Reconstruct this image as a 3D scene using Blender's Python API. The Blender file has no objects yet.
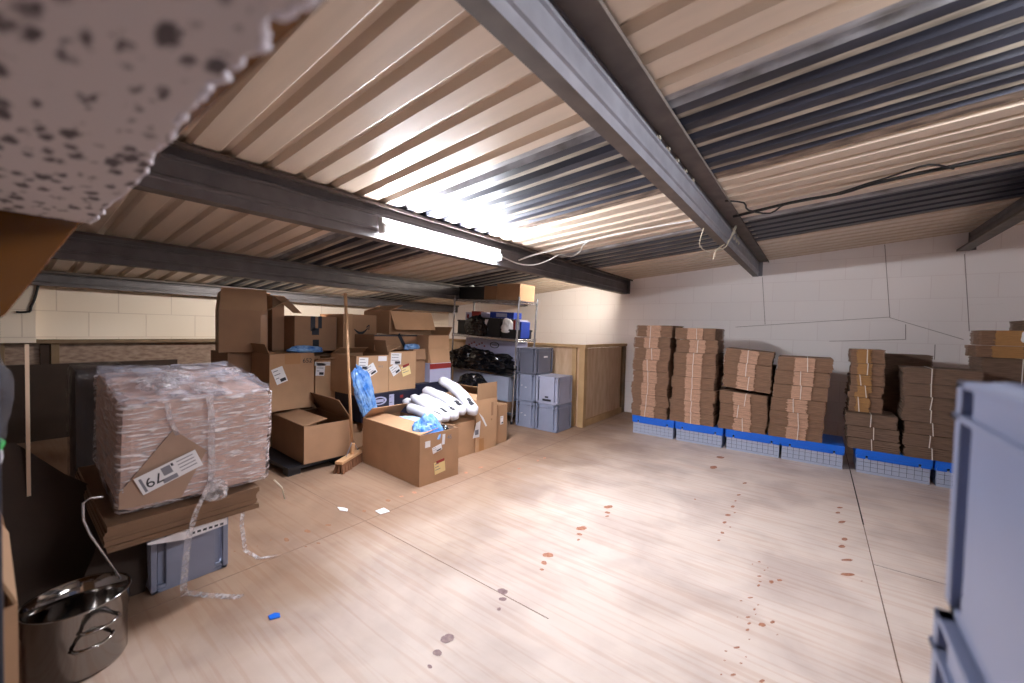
import bpy, math, random
from mathutils import Vector, Matrix, noise, Euler
SC = bpy.context.scene
COL = SC.collection
rnd = random.Random(11)
PI = math.pi

# ------------------------------------------------------------------ materials
def srgb(r, g, b):
    def f(c):
        c /= 255.0
        return c/12.92 if c <= 0.04045 else ((c+0.055)/1.055)**2.4
    return (f(r), f(g), f(b), 1.0)

def mat(name, rgb, rough=0.6, metal=0.0, var=0.0, scale=8.0, bump=0.0, bscale=60.0, stretch=(1,1,1), rgb2=None, spec=0.5, detail=4.0):
    m = bpy.data.materials.new(name); m.use_nodes = True
    nt = m.node_tree; b = nt.nodes['Principled BSDF']
    b.inputs['Roughness'].default_value = rough
    b.inputs['Metallic'].default_value = metal
    b.inputs['Specular IOR Level'].default_value = spec
    c = srgb(*rgb)
    b.inputs['Base Color'].default_value = c
    tc = nt.nodes.new('ShaderNodeTexCoord'); mp = nt.nodes.new('ShaderNodeMapping')
    mp.inputs['Scale'].default_value = stretch
    nt.links.new(tc.outputs['Object'], mp.inputs['Vector'])
    if var > 0 or rgb2:
        n = nt.nodes.new('ShaderNodeTexNoise'); n.inputs['Scale'].default_value = scale; n.inputs['Detail'].default_value = detail
        nt.links.new(mp.outputs['Vector'], n.inputs['Vector'])
        r = nt.nodes.new('ShaderNodeValToRGB')
        r.color_ramp.elements[0].position = 0.32; r.color_ramp.elements[1].position = 0.68
        c2 = srgb(*rgb2) if rgb2 else tuple(min(1, x*(1+var)) for x in c[:3])+(1,)
        c1 = c if rgb2 else tuple(x*(1-var) for x in c[:3])+(1,)
        r.color_ramp.elements[0].color = c1; r.color_ramp.elements[1].color = c2
        nt.links.new(n.outputs['Fac'], r.inputs['Fac']); nt.links.new(r.outputs['Color'], b.inputs['Base Color'])
    if bump > 0:
        n2 = nt.nodes.new('ShaderNodeTexNoise'); n2.inputs['Scale'].default_value = bscale; n2.inputs['Detail'].default_value = 3
        nt.links.new(mp.outputs['Vector'], n2.inputs['Vector'])
        bp = nt.nodes.new('ShaderNodeBump'); bp.inputs['Strength'].default_value = bump; bp.inputs['Distance'].default_value = 0.01
        nt.links.new(n2.outputs['Fac'], bp.inputs['Height']); nt.links.new(bp.outputs['Normal'], b.inputs['Normal'])
    return m

M = {}
M['card'] = mat('cardboard', (172,134,102), 0.75, var=0.08, scale=5, bump=0.05, bscale=40)
M['card_b'] = mat('cardboard_brown', (150,114,86), 0.75, var=0.09, scale=5, bump=0.05, bscale=40)
M['card_l'] = mat('cardboard_light', (182,144,110), 0.75, var=0.07, scale=5, bump=0.05, bscale=40)
M['card_in'] = mat('cardboard_inner', (156,122,92), 0.8, var=0.06)
M['card_bd'] = mat('flat_carton_edge', (140,108,86), 0.85, var=0.26, scale=10, stretch=(1,1,16))
M['card_bp'] = mat('plain_flat_carton_edge', (122,98,82), 0.85, var=0.26, scale=10, stretch=(1,1,16))
M['card_tab'] = mat('flat_carton_tab', (206,164,138), 0.85, var=0.16, scale=10, stretch=(1,1,16))
M['card_tab2'] = mat('flat_carton_tab_tan', (182,136,86), 0.85, var=0.10, scale=30, stretch=(1,1,6))
M['string'] = mat('white_string', (225,218,208), 0.6)
M['paper'] = mat('paper', (224,222,226), 0.7)
M['ink'] = mat('ink', (40,40,48), 0.6)
M['inkgrey'] = mat('ink_grey', (120,120,130), 0.6)
M['yellow'] = mat('yellow_paper', (232,208,150), 0.7)
M['red'] = mat('red_print', (140,36,34), 0.6)
M['tape'] = mat('brown_tape', (168,122,80), 0.3)
M['tapedark'] = mat('navy_tape', (28,34,48), 0.35)
M['tub'] = mat('grey_plastic', (136,142,164), 0.42, var=0.06, scale=6)
M['tubl'] = mat('light_grey_plastic', (160,163,184), 0.42, var=0.06, scale=6)
M['tubd'] = mat('dark_grey_plastic', (96,99,114), 0.42, var=0.06, scale=6)
M['tubr'] = mat('blue_grey_plastic', (128,138,168), 0.4, var=0.04, scale=4)
M['blue'] = mat('blue_plastic', (12,104,222), 0.4)
M['crate'] = mat('crate_grey', (176,184,206), 0.45)
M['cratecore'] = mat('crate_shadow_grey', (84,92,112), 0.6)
M['timber'] = mat('timber', (170,136,94), 0.65, scale=4, stretch=(1,1,1), rgb2=(190,156,114), bump=0.1, bscale=30)
M['timberd'] = mat('aged_timber', (104,84,62), 0.7, rgb2=(136,112,84), scale=5)
M['osb'] = mat('plywood_panel', (188,154,122), 0.7, rgb2=(208,178,148), scale=3.5, stretch=(4,4,1), detail=8)
M['ospl'] = mat('worn_board', (128,104,90), 0.8, rgb2=(168,146,130), scale=7, stretch=(1,2,5), detail=8)
M['steel'] = mat('galvanised_steel', (140,139,147), 0.42, metal=0.3, var=0.14, scale=7, detail=6, bump=0.03, bscale=90)
M['steeld'] = mat('dark_steel', (108,104,106), 0.5, metal=0.3, var=0.16, scale=7, detail=6)
M['steelb'] = mat('brown_steel', (100,90,84), 0.6, metal=0.15, var=0.2, scale=9, detail=6)  # purlin flanges and lips, browner and darker than the web
M['bolt'] = mat('bolt_zinc', (200,190,175), 0.4, metal=0.5)
M['chrome'] = mat('chrome_wire', (190,190,196), 0.25, metal=0.9)
M['inox'] = mat('stainless', (150,147,145), 0.10, metal=1.0)
M['blackbag'] = mat('black_film', (16,17,22), 0.2, spec=0.6)
M['blackpl'] = mat('black_plastic', (24,25,31), 0.45)
M['navy'] = mat('navy_print', (30,32,52), 0.45)
M['blueb'] = mat('blue_film', (48,116,206), 0.14, rgb2=(150,192,238), scale=16)
M['bluel'] = mat('light_blue_film', (130,168,224), 0.2, rgb2=(196,212,240), scale=14)
M['bookblue'] = mat('blue_cover', (30,58,150), 0.4)
M['lilac'] = mat('lilac_card', (176,176,206), 0.5)
M['white'] = mat('white_film', (208,207,215), 0.35, var=0.05, scale=14, bump=0.12, bscale=40)
M['wood'] = mat('broom_wood', (188,146,108), 0.5, var=0.06)
M['bristle'] = mat('bristle', (112,72,48), 0.9, var=0.25, scale=80, stretch=(1,1,0.1))
M['cable'] = mat('black_cable', (22,22,24), 0.5)
M['wcable'] = mat('white_cable', (214,212,208), 0.5)
M['jute'] = mat('pale_string', (196,184,164), 0.8)
M['golden'] = mat('golden_brown_board', (96,58,18), 0.2, var=0.1, scale=3)
M['green'] = mat('green_print', (40,170,80), 0.5)
M['pale'] = mat('pale_timber', (226,196,168), 0.6)
M['card_d'] = mat('cardboard_dark_brown', (122,94,72), 0.8, var=0.1, scale=6)  # plain dark brown of the folded pad
M['card_dark'] = mat('dark_cardboard', (58,44,36), 0.85, var=0.1)  # one even, very dark brown
M['post'] = mat('dark_blue_steel', (30,36,50), 0.4)
M['dark'] = mat('dark_line', (60,44,36), 0.9)
M['seam'] = mat('board_seam', (124,100,86), 0.9)
M['wallcrack'] = mat('wall_joint', (172,159,156), 0.9)

def glossy_clear(name, tint, lo, hi, scale, stretch, rough=0.12):
    m = bpy.data.materials.new(name); m.use_nodes = True
    nt = m.node_tree; nt.nodes.clear()
    out = nt.nodes.new('ShaderNodeOutputMaterial'); mix = nt.nodes.new('ShaderNodeMixShader')
    tr = nt.nodes.new('ShaderNodeBsdfTransparent'); tr.inputs['Color'].default_value = (0.97,0.96,0.97,1)
    pb = nt.nodes.new('ShaderNodeBsdfPrincipled'); pb.inputs['Base Color'].default_value = srgb(*tint)
    pb.inputs['Roughness'].default_value = rough; pb.inputs['Specular IOR Level'].default_value = 0.8
    tc = nt.nodes.new('ShaderNodeTexCoord'); mp = nt.nodes.new('ShaderNodeMapping'); mp.inputs['Scale'].default_value = stretch
    n = nt.nodes.new('ShaderNodeTexNoise'); n.inputs['Scale'].default_value = scale; n.inputs['Detail'].default_value = 7; n.inputs['Distortion'].default_value = 0.6
    mr = nt.nodes.new('ShaderNodeMapRange'); mr.inputs[1].default_value = 0.46; mr.inputs[2].default_value = 0.66; mr.inputs[3].default_value = lo; mr.inputs[4].default_value = hi
    bp = nt.nodes.new('ShaderNodeBump'); bp.inputs['Strength'].default_value = 0.7; bp.inputs['Distance'].default_value = 0.012
    L = nt.links.new
    L(tc.outputs['Object'], mp.inputs['Vector']); L(mp.outputs['Vector'], n.inputs['Vector'])
    L(n.outputs['Fac'], mr.inputs[0]); L(mr.outputs[0], mix.inputs['Fac'])
    L(n.outputs['Fac'], bp.inputs['Height']); L(bp.outputs['Normal'], pb.inputs['Normal'])
    L(tr.outputs[0], mix.inputs[1]); L(pb.outputs[0], mix.inputs[2]); L(mix.outputs[0], out.inputs['Surface'])
    return m
M['film'] = glossy_clear('stretch_film', (240,234,238), 0.05, 0.85, 12, (1,1,7))  # whitish streaks in the mix imitate reflections on the film
M['filmtop'] = glossy_clear('stretch_film_top', (196,196,210), 0.06, 0.55, 8, (1,1,1))
M['filmd'] = glossy_clear('dark_stretch_film', (60,58,64), 0.10, 0.45, 10, (3,3,1))
M['clear'] = glossy_clear('clear_plastic', (130,132,142), 0.15, 0.6, 7, (1,1,1))
M['tail'] = glossy_clear('film_tail', (226,222,224), 0.15, 0.65, 40, (1,1,1))
M['frost'] = mat('frosted_plastic', (176,182,204), 0.3, spec=0.5, var=0.05)

def emat(name, rgb, s):
    m = bpy.data.materials.new(name); m.use_nodes = True
    nt = m.node_tree; b = nt.nodes['Principled BSDF']
    b.inputs['Base Color'].default_value = (0.9,0.9,0.9,1)
    b.inputs['Emission Color'].default_value = rgb; b.inputs['Emission Strength'].default_value = s
    return m

def floor_material():
    m = bpy.data.materials.new('plywood_floor'); m.use_nodes = True
    nt = m.node_tree; b = nt.nodes['Principled BSDF']; L = nt.links.new
    tc = nt.nodes.new('ShaderNodeTexCoord')
    def nz(scale, st, det, dist=0.0):
        mp = nt.nodes.new('ShaderNodeMapping'); mp.inputs['Scale'].default_value = st
        n = nt.nodes.new('ShaderNodeTexNoise'); n.inputs['Scale'].default_value = scale; n.inputs['Detail'].default_value = det; n.inputs['Distortion'].default_value = dist
        L(tc.outputs['Object'], mp.inputs['Vector']); L(mp.outputs['Vector'], n.inputs['Vector']); return n
    def ramp(src, p0, c0, p1, c1):
        r = nt.nodes.new('ShaderNodeValToRGB'); e = r.color_ramp.elements
        e[0].position = p0; e[0].color = c0; e[1].position = p1; e[1].color = c1
        L(src, r.inputs['Fac']); return r.outputs['Color']
    def mul(a, c, f):
        x = nt.nodes.new('ShaderNodeMix'); x.data_type = 'RGBA'; x.blend_type = 'MULTIPLY'
        x.inputs['Factor'].default_value = f; L(a, x.inputs['A']); L(c, x.inputs['B']); return x.outputs['Result']
    g1 = nz(2.4, (0.45, 4.0, 1), 9, 0.9)          # broad grain along the sheet
    col = ramp(g1.outputs['Fac'], 0.3, srgb(225,208,197), 0.7, srgb(230,215,206))
    g2 = nz(5, (0.35, 8, 1), 9, 0.4)              # reddish veins
    col = mul(col, ramp(g2.outputs['Fac'], 0.40, srgb(222,186,160), 0.50, (1,1,1,1)), 0.24)
    g3 = nz(2.2, (1, 1, 1), 6, 0.3)               # grey wear
    col = mul(col, ramp(g3.outputs['Fac'], 0.34, srgb(206,200,202), 0.56, (1,1,1,1)), 0.6)
    # boot dirt on the trodden sheets beside the cartons (a soiled area with its own outline)
    sx = nt.nodes.new('ShaderNodeSeparateXYZ'); L(tc.outputs['Object'], sx.inputs[0])
    g4 = nz(1.3, (1,1,1), 5, 0.4)
    ad = nt.nodes.new('ShaderNodeMath'); ad.operation = 'MULTIPLY_ADD'; ad.inputs[1].default_value = 1.5
    L(g4.outputs['Fac'], ad.inputs[0]); L(sx.outputs['X'], ad.inputs[2])
    mr = nt.nodes.new('ShaderNodeMapRange'); mr.interpolation_type = 'SMOOTHSTEP'
    mr.inputs[1].default_value = -1.7; mr.inputs[2].default_value = 0.1
    L(ad.outputs[0], mr.inputs[0])
    col = mul(col, ramp(mr.outputs[0], 0.0, srgb(166,146,128), 1.0, (1,1,1,1)), 1.0)
    L(col, b.inputs['Base Color'])
    b.inputs['Roughness'].default_value = 0.6; b.inputs['Specular IOR Level'].default_value = 0.35
    bp = nt.nodes.new('ShaderNodeBump'); bp.inputs['Strength'].default_value = 0.08; bp.inputs['Distance'].default_value = 0.005
    L(g2.outputs['Fac'], bp.inputs['Height']); L(bp.outputs['Normal'], b.inputs['Normal'])
    return m
M['floor'] = floor_material()

def block_material(name, base, mortar, axis, bw, bh, offset_v, msize=0.006, squash=1.0):
    m = bpy.data.materials.new(name); m.use_nodes = True
    nt = m.node_tree; b = nt.nodes['Principled BSDF']; L = nt.links.new
    tc = nt.nodes.new('ShaderNodeTexCoord'); sp = nt.nodes.new('ShaderNodeSeparateXYZ'); cb = nt.nodes.new('ShaderNodeCombineXYZ')
    L(tc.outputs['Object'], sp.inputs[0]); L(sp.outputs[axis], cb.inputs['X'])
    ad = nt.nodes.new('ShaderNodeMath'); ad.inputs[1].default_value = offset_v; L(sp.outputs['Z'], ad.inputs[0]); L(ad.outputs[0], cb.inputs['Y'])
    br = nt.nodes.new('ShaderNodeTexBrick'); br.inputs['Scale'].default_value = 1.0
    br.inputs['Brick Width'].default_value = bw; br.inputs['Row Height'].default_value = bh
    br.inputs['Mortar Size'].default_value = msize; br.inputs['Mortar Smooth'].default_value = 0.4
    br.inputs['Color1'].default_value = srgb(*base); br.inputs['Color2'].default_value = srgb(*[min(255,c+3) for c in base])
    br.inputs['Mortar'].default_value = srgb(*mortar)
    L(cb.outputs[0], br.inputs['Vector']); L(br.outputs['Color'], b.inputs['Base Color'])
    bp = nt.nodes.new('ShaderNodeBump'); bp.inputs['Strength'].default_value = 0.35; bp.inputs['Distance'].default_value = 0.006; bp.invert = True
    n = nt.nodes.new('ShaderNodeTexNoise'); n.inputs['Scale'].default_value = 90; L(tc.outputs['Object'], n.inputs['Vector'])
    mx = nt.nodes.new('ShaderNodeMath'); mx.operation = 'MULTIPLY_ADD'; mx.inputs[1].default_value = 0.35
    L(n.outputs['Fac'], mx.inputs[0]); L(br.outputs['Fac'], mx.inputs[2]); L(mx.outputs[0], bp.inputs['Height'])
    L(bp.outputs['Normal'], b.inputs['Normal']); b.inputs['Roughness'].default_value = 0.7
    return m
M['wall_l'] = block_material('painted_block_left', (244,230,212), (226,210,192), 'Y', 0.47, 0.27, 0.025)
M['wall_b'] = block_material('painted_block_gable', (249,242,240), (241,232,230), 'X', 0.47, 0.24, 0.0, 0.004)

def speckle_material():
    m = bpy.data.materials.new('speckled_foam'); m.use_nodes = True
    nt = m.node_tree; b = nt.nodes['Principled BSDF']; L = nt.links.new
    tc = nt.nodes.new('ShaderNodeTexCoord')
    mp = nt.nodes.new('ShaderNodeMapping'); mp.inputs['Scale'].default_value = (0.55, 1.3, 1); L(tc.outputs['Object'], mp.inputs['Vector'])
    wn = nt.nodes.new('ShaderNodeTexNoise'); wn.inputs['Scale'].default_value = 70; wn.inputs['Detail'].default_value = 3
    L(mp.outputs['Vector'], wn.inputs['Vector'])
    ad = nt.nodes.new('ShaderNodeMixRGB'); ad.blend_type = 'ADD'; ad.inputs[0].default_value = 0.02
    L(mp.outputs['Vector'], ad.inputs[1]); L(wn.outputs['Color'], ad.inputs[2])
    v = nt.nodes.new('ShaderNodeTexVoronoi'); v.inputs['Scale'].default_value = 46; L(ad.outputs[0], v.inputs['Vector'])
    sep = nt.nodes.new('ShaderNodeSeparateColor'); L(v.outputs['Color'], sep.inputs[0])
    rr = nt.nodes.new('ShaderNodeMath'); rr.operation = 'POWER'; rr.inputs[1].default_value = 1.5; L(sep.outputs[0], rr.inputs[0])
    rs = nt.nodes.new('ShaderNodeMath'); rs.operation = 'MULTIPLY'; rs.inputs[1].default_value = 0.42; L(rr.outputs[0], rs.inputs[0])
    df = nt.nodes.new('ShaderNodeMath'); df.operation = 'SUBTRACT'; L(v.outputs['Distance'], df.inputs[0]); L(rs.outputs[0], df.inputs[1])
    r = nt.nodes.new('ShaderNodeValToRGB'); e = r.color_ramp.elements
    e[0].position = 0.0; e[0].color = srgb(88,80,82); e[1].position = 0.24; e[1].color = srgb(196,187,186)
    L(df.outputs[0], r.inputs['Fac']); L(r.outputs['Color'], b.inputs['Base Color'])
    b.inputs['Roughness'].default_value = 0.8
    return m
M['speckle'] = speckle_material()
M['foamedge'] = mat('foam_edge', (226,222,230), 0.8, var=0.15, scale=70)

def roof_material(name, rgb, rough, rgb2=None, sc=6, st=(0.4,3,1)):
    return mat(name, rgb, rough, var=0.05 if not rgb2 else 0, scale=sc, stretch=st, rgb2=rgb2, detail=6)
M['roof'] = roof_material('cream_sheet', (214,196,177), 0.3)
M['roofdark'] = roof_material('blackened_rooflight', (34,34,42), 0.45, (54,56,70), 5)
M['roofdirty'] = roof_material('dirty_rooflight_pan', (96,88,78), 0.5, (184,174,158), 4, (0.9,4,1))
M['rooflap'] = roof_material('galvanised_lap', (116,112,110), 0.45, (178,178,184), 5, (1.2,4,1))
M['rust'] = roof_material('rusty_edge', (66,52,44), 0.7, (160,142,126), 5, (1.6,5,1))

# ------------------------------------------------------------------ mesh builder
class MB:
    def __init__(s): s.v=[]; s.f=[]; s.m=[]; s.mats=[]
    def mi(s, k):
        if k not in s.mats: s.mats.append(k)
        return s.mats.index(k)
    def add(s, vs, fs, k):
        o=len(s.v); s.v += [tuple(v) for v in vs]; i=s.mi(k)
        for f in fs: s.f.append(tuple(o+a for a in f)); s.m.append(i)
    def box(s, x0,x1,y0,y1,z0,z1, k, T=None):
        vs=[Vector((x,y,z)) for z in (z0,z1) for y in (y0,y1) for x in (x0,x1)]
        if T: vs=[T@v for v in vs]
        s.add(vs, [(0,2,3,1),(4,5,7,6),(0,1,5,4),(2,6,7,3),(0,4,6,2),(1,3,7,5)], k)
    def prism(s, poly, axis, a, b, k, T=None, kside=None):
        # poly: list of 2D points; axis 0/1/2 is the extrusion axis
        n=len(poly)
        def P(p,t):
            if axis==0: return Vector((t,p[0],p[1]))
            if axis==1: return Vector((p[0],t,p[1]))
            return Vector((p[0],p[1],t))
        vs=[P(p,a) for p in poly]+[P(p,b) for p in poly]
        if T: vs=[T@v for v in vs]
        o=len(s.v); s.v += [tuple(v) for v in vs]; i=s.mi(k); j=s.mi(kside) if kside else i
        s.f.append(tuple(o+q for q in range(n-1,-1,-1))); s.m.append(i)
        s.f.append(tuple(o+n+q for q in range(n))); s.m.append(i)
        for q in range(n):
            r=(q+1)%n; s.f.append((o+q,o+r,o+n+r,o+n+q)); s.m.append(j)
    def tube(s, pts, r, k, n=8, cap=True):
        pts=[Vector(p) for p in pts]; rs = r if isinstance(r,(list,tuple)) else [r]*len(pts)
        o=len(s.v); i=s.mi(k); N=len(pts); up=None
        for q,p in enumerate(pts):
            d=(pts[min(q+1,N-1)]-pts[max(q-1,0)]); d.normalize()
            if up is None:
                up=Vector((0,0,1)) if abs(d.z)<0.9 else Vector((1,0,0))
            a=d.cross(up); 
            if a.length<1e-4: a=d.orthogonal()
            a.normalize(); b=a.cross(d); b.normalize(); up=b
            for w in range(n):
                t=2*PI*w/n; s.v.append(tuple(p+(a*math.cos(t)+b*math.sin(t))*rs[q]))
        for q in range(N-1):
            for w in range(n):
                w2=(w+1)%n; s.f.append((o+q*n+w,o+q*n+w2,o+(q+1)*n+w2,o+(q+1)*n+w)); s.m.append(i)
        if cap:
            s.f.append(tuple(o+w for w in range(n-1,-1,-1))); s.m.append(i)
            s.f.append(tuple(o+(N-1)*n+w for w in range(n))); s.m.append(i)
    def lathe(s, prof, k, n=40, c=(0,0)):
        o=len(s.v); i=s.mi(k); N=len(prof)
        for (r,z) in prof:
            for w in range(n):
                t=2*PI*w/n; s.v.append((c[0]+r*math.cos(t), c[1]+r*math.sin(t), z))
        for q in range(N-1):
            for w in range(n):
                w2=(w+1)%n; s.f.append((o+q*n+w,o+q*n+w2,o+(q+1)*n+w2,o+(q+1)*n+w)); s.m.append(i)
    def ribbon(s, pts, w, k, th=0.001):
        pts=[Vector(p) for p in pts]; w=Vector(w)
        for a,b in zip(pts,pts[1:]):
            d=(b-a); n=d.cross(w); n.normalize(); n*=th
            vs=[a-w-n,a+w-n,b+w-n,b-w-n,a-w+n,a+w+n,b+w+n,b-w+n]
            s.add(vs,[(3,2,1,0),(4,5,6,7),(0,1,5,4),(1,2,6,5),(2,3,7,6),(3,0,4,7)],k)
    def build(s, name, parent=None, smooth=False, bevel=0.0, label=None, kind=None):
        me=bpy.data.meshes.new(name); me.from_pydata(s.v,[],s.f)
        for k in s.mats: me.materials.append(M[k])
        me.polygons.foreach_set('material_index', s.m)
        if smooth: me.polygons.foreach_set('use_smooth',[True]*len(s.f))
        me.update()
        o=bpy.data.objects.new(name,me); COL.objects.link(o)
        if parent: o.parent=parent
        if bevel:
            b=o.modifiers.new('Bevel','BEVEL'); b.width=bevel; b.segments=2; b.limit_method='ANGLE'; b.angle_limit=0.7
        if label: o['label']=label
        if kind: o['kind']=kind
        return o

def tag(o, label, cat, group=None):
    o['label']=label; o['category']=cat
    if group: o['group']=group
    return o
def thing(name, label, cat, loc=(0,0,0), rz=0.0, group=None, rot=None):
    o=bpy.data.objects.new(name,None); COL.objects.link(o)
    o.location=loc; o.rotation_euler=rot if rot else (0,0,rz); o.empty_display_size=0.05
    return tag(o,label,cat,group)
def struct(o):
    o['kind']='structure'; return o
def copy_tree(o, parent=None):
    c=o.copy(); COL.objects.link(c)
    if parent: c.parent=parent
    for ch in list(o.children): copy_tree(ch,c)
    return c
def R(d): return math.radians(d)
ORD=['first','second','third','fourth','fifth','sixth','seventh','eighth','ninth','tenth']

def text_mesh(body, size, k, name='print'):
    cu=bpy.data.curves.new('txt','FONT'); cu.body=body; cu.size=size; cu.extrude=0.0004; cu.align_x='CENTER'; cu.align_y='CENTER'
    t=bpy.data.objects.new('txt',cu); COL.objects.link(t)
    dg=bpy.context.evaluated_depsgraph_get(); dg.update()
    me=bpy.data.meshes.new_from_object(t.evaluated_get(dg))
    vs=[v.co.copy() for v in me.vertices]; fs=[tuple(p.vertices) for p in me.polygons]
    bpy.data.objects.remove(t); bpy.data.curves.remove(cu); bpy.data.meshes.remove(me)
    return vs,fs

def face_T(side, lx, ly, h):
    # frame on a side face of a box whose base centre is the origin: local x to the right seen from outside, y up, z outwards
    if side=='+x': return Matrix(((0,0,1,lx/2),(1,0,0,-ly/2),(0,1,0,0),(0,0,0,1)))
    if side=='-x': return Matrix(((0,0,-1,-lx/2),(-1,0,0,ly/2),(0,1,0,0),(0,0,0,1)))
    if side=='-y': return Matrix(((1,0,0,-lx/2),(0,0,-1,-ly/2),(0,1,0,0),(0,0,0,1)))
    if side=='+y': return Matrix(((-1,0,0,lx/2),(0,0,1,ly/2),(0,1,0,0),(0,0,0,1)))
def sticker(parent, dims, side, cx, cy, w, h, rot=0, k='paper', lines=3, name='sticker', label='white paper sticker', bar=True, off=0.0015):
    T=face_T(side,*dims) @ Matrix.Translation((cx,cy,off)) @ Matrix.Rotation(R(rot),4,'Z')
    mb=MB(); mb.box(-w/2,w/2,-h/2,h/2,-0.001,0.0006,k,T)
    for i in range(lines):
        y=h/2-h*(0.16+0.7*i/max(1,lines)); l=w*rnd.uniform(0.3,0.75)
        mb.box(-w*0.42,-w*0.42+l,y-h*0.03,y+h*0.02,0.0006,0.001,'inkgrey',T)
    if bar: mb.box(-w*0.1,w*0.4,-h*0.42,-h*0.22,0.0006,0.001,'ink',T)
    return mb.build(name,parent,label=label)

# ------------------------------------------------------------------ cartons
def carton(label, x0,x1,y0,y1,z0,z1, rz=0, k='card', flaps=(), closed=False, group='cardboard cartons in the pile', name='cardboard_carton', tilt=None, seam=True):
    lx,ly,h = x1-x0,y1-y0,z1-z0
    rot=(0,0,R(rz)) if not tilt else (R(tilt[0]),R(tilt[1]),R(rz))
    root=thing(name,label,'box',((x0+x1)/2,(y0+y1)/2,z0),group=group,rot=rot)
    mb=MB(); t=0.005
    if closed: mb.box(-lx/2,lx/2,-ly/2,ly/2,0,h,k)
    else:
        mb.box(-lx/2,lx/2,-ly/2,ly/2,0,t,k)
        mb.box(-lx/2,-lx/2+t,-ly/2,ly/2,t,h,k); mb.box(lx/2-t,lx/2,-ly/2,ly/2,t,h,k)
        mb.box(-lx/2+t,lx/2-t,-ly/2,-ly/2+t,t,h,k); mb.box(-lx/2+t,lx/2-t,ly/2-t,ly/2,t,h,k)
    mb.build('body',root,bevel=0.003 if closed else 0)
    for fl in flaps:
        side,L,a = fl[:3]; sk = fl[3] if len(fl)>3 else 0.0
        a=R(a); W = ly if side[1]=='x' else lx
        inn={'+x':(-1,0),'-x':(1,0),'+y':(0,-1),'-y':(0,1)}[side]
        hx={'+x':(lx/2-t/2,0),'-x':(-lx/2+t/2,0),'+y':(0,ly/2-t/2),'-y':(0,-ly/2+t/2)}[side]
        d=Vector((inn[0]*math.cos(a),inn[1]*math.cos(a),math.sin(a)))
        e=Vector((0,1,0)) if side[1]=='x' else Vector((1,0,0))
        n=d.cross(e); n.normalize(); n*=t/2
        o=Vector((hx[0],hx[1],h+0.002)); w=W/2-0.004; sv=e*sk
        q=[o-e*w,o+e*w,o+e*(w-0.012)+d*L+sv,o-e*(w-0.012)+d*L+sv]
        m2=MB(); m2.add([p-n for p in q]+[p+n for p in q],[(0,1,2,3),(7,6,5,4),(0,4,5,1),(1,5,6,2),(2,6,7,3),(3,7,4,0)],'card_in' if 60<math.degrees(a)<150 else k)
        m2.build('flap',root)
    root['dims']=0; del root['dims']
    return root,(lx,ly,h)

def tape_strip(root,dims,side,x0,x1,y0,y1,k='tape',label='brown packing tape',name='tape'):
    T=face_T(side,*dims); mb=MB(); mb.box(x0,x1,y0,y1,0.0,0.0012,k,T); return mb.build(name,root,label=label)

def crumple(name,label,cat,loc,size,k,seed=0,sub=4,amp=0.28,fine=0.10,group=None,rot=0,parent=None,flat=True,smooth=False):
    import bmesh
    bm=bmesh.new(); bmesh.ops.create_icosphere(bm,subdivisions=sub,radius=1.0)
    sv=Vector((seed*7.3,seed*3.1,seed*1.7))
    for v in bm.verts:
        p=v.co.copy()
        d=1+amp*noise.noise(p*1.3+sv)+fine*(1-2*abs(noise.noise(p*4.2+sv)))+fine*0.6*(abs(noise.noise(p*8.5+sv)))
        q=p*d
        if flat and q.z<-0.62: q.z=-0.62-(q.z+0.62)*-0.05
        v.co=Vector((q.x*size[0],q.y*size[1],(q.z+0.62)*size[2]/1.62))
    me=bpy.data.meshes.new(name); bm.to_mesh(me); bm.free(); me.materials.append(M[k])
    if smooth: me.polygons.foreach_set('use_smooth',[True]*len(me.polygons))
    o=bpy.data.objects.new(name,me); COL.objects.link(o); o.location=loc; o.rotation_euler=(0,0,R(rot)) if not isinstance(rot,tuple) else tuple(R(a) for a in rot)
    if parent: o.parent=parent
    else: tag(o,label,cat,group)
    return o

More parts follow.
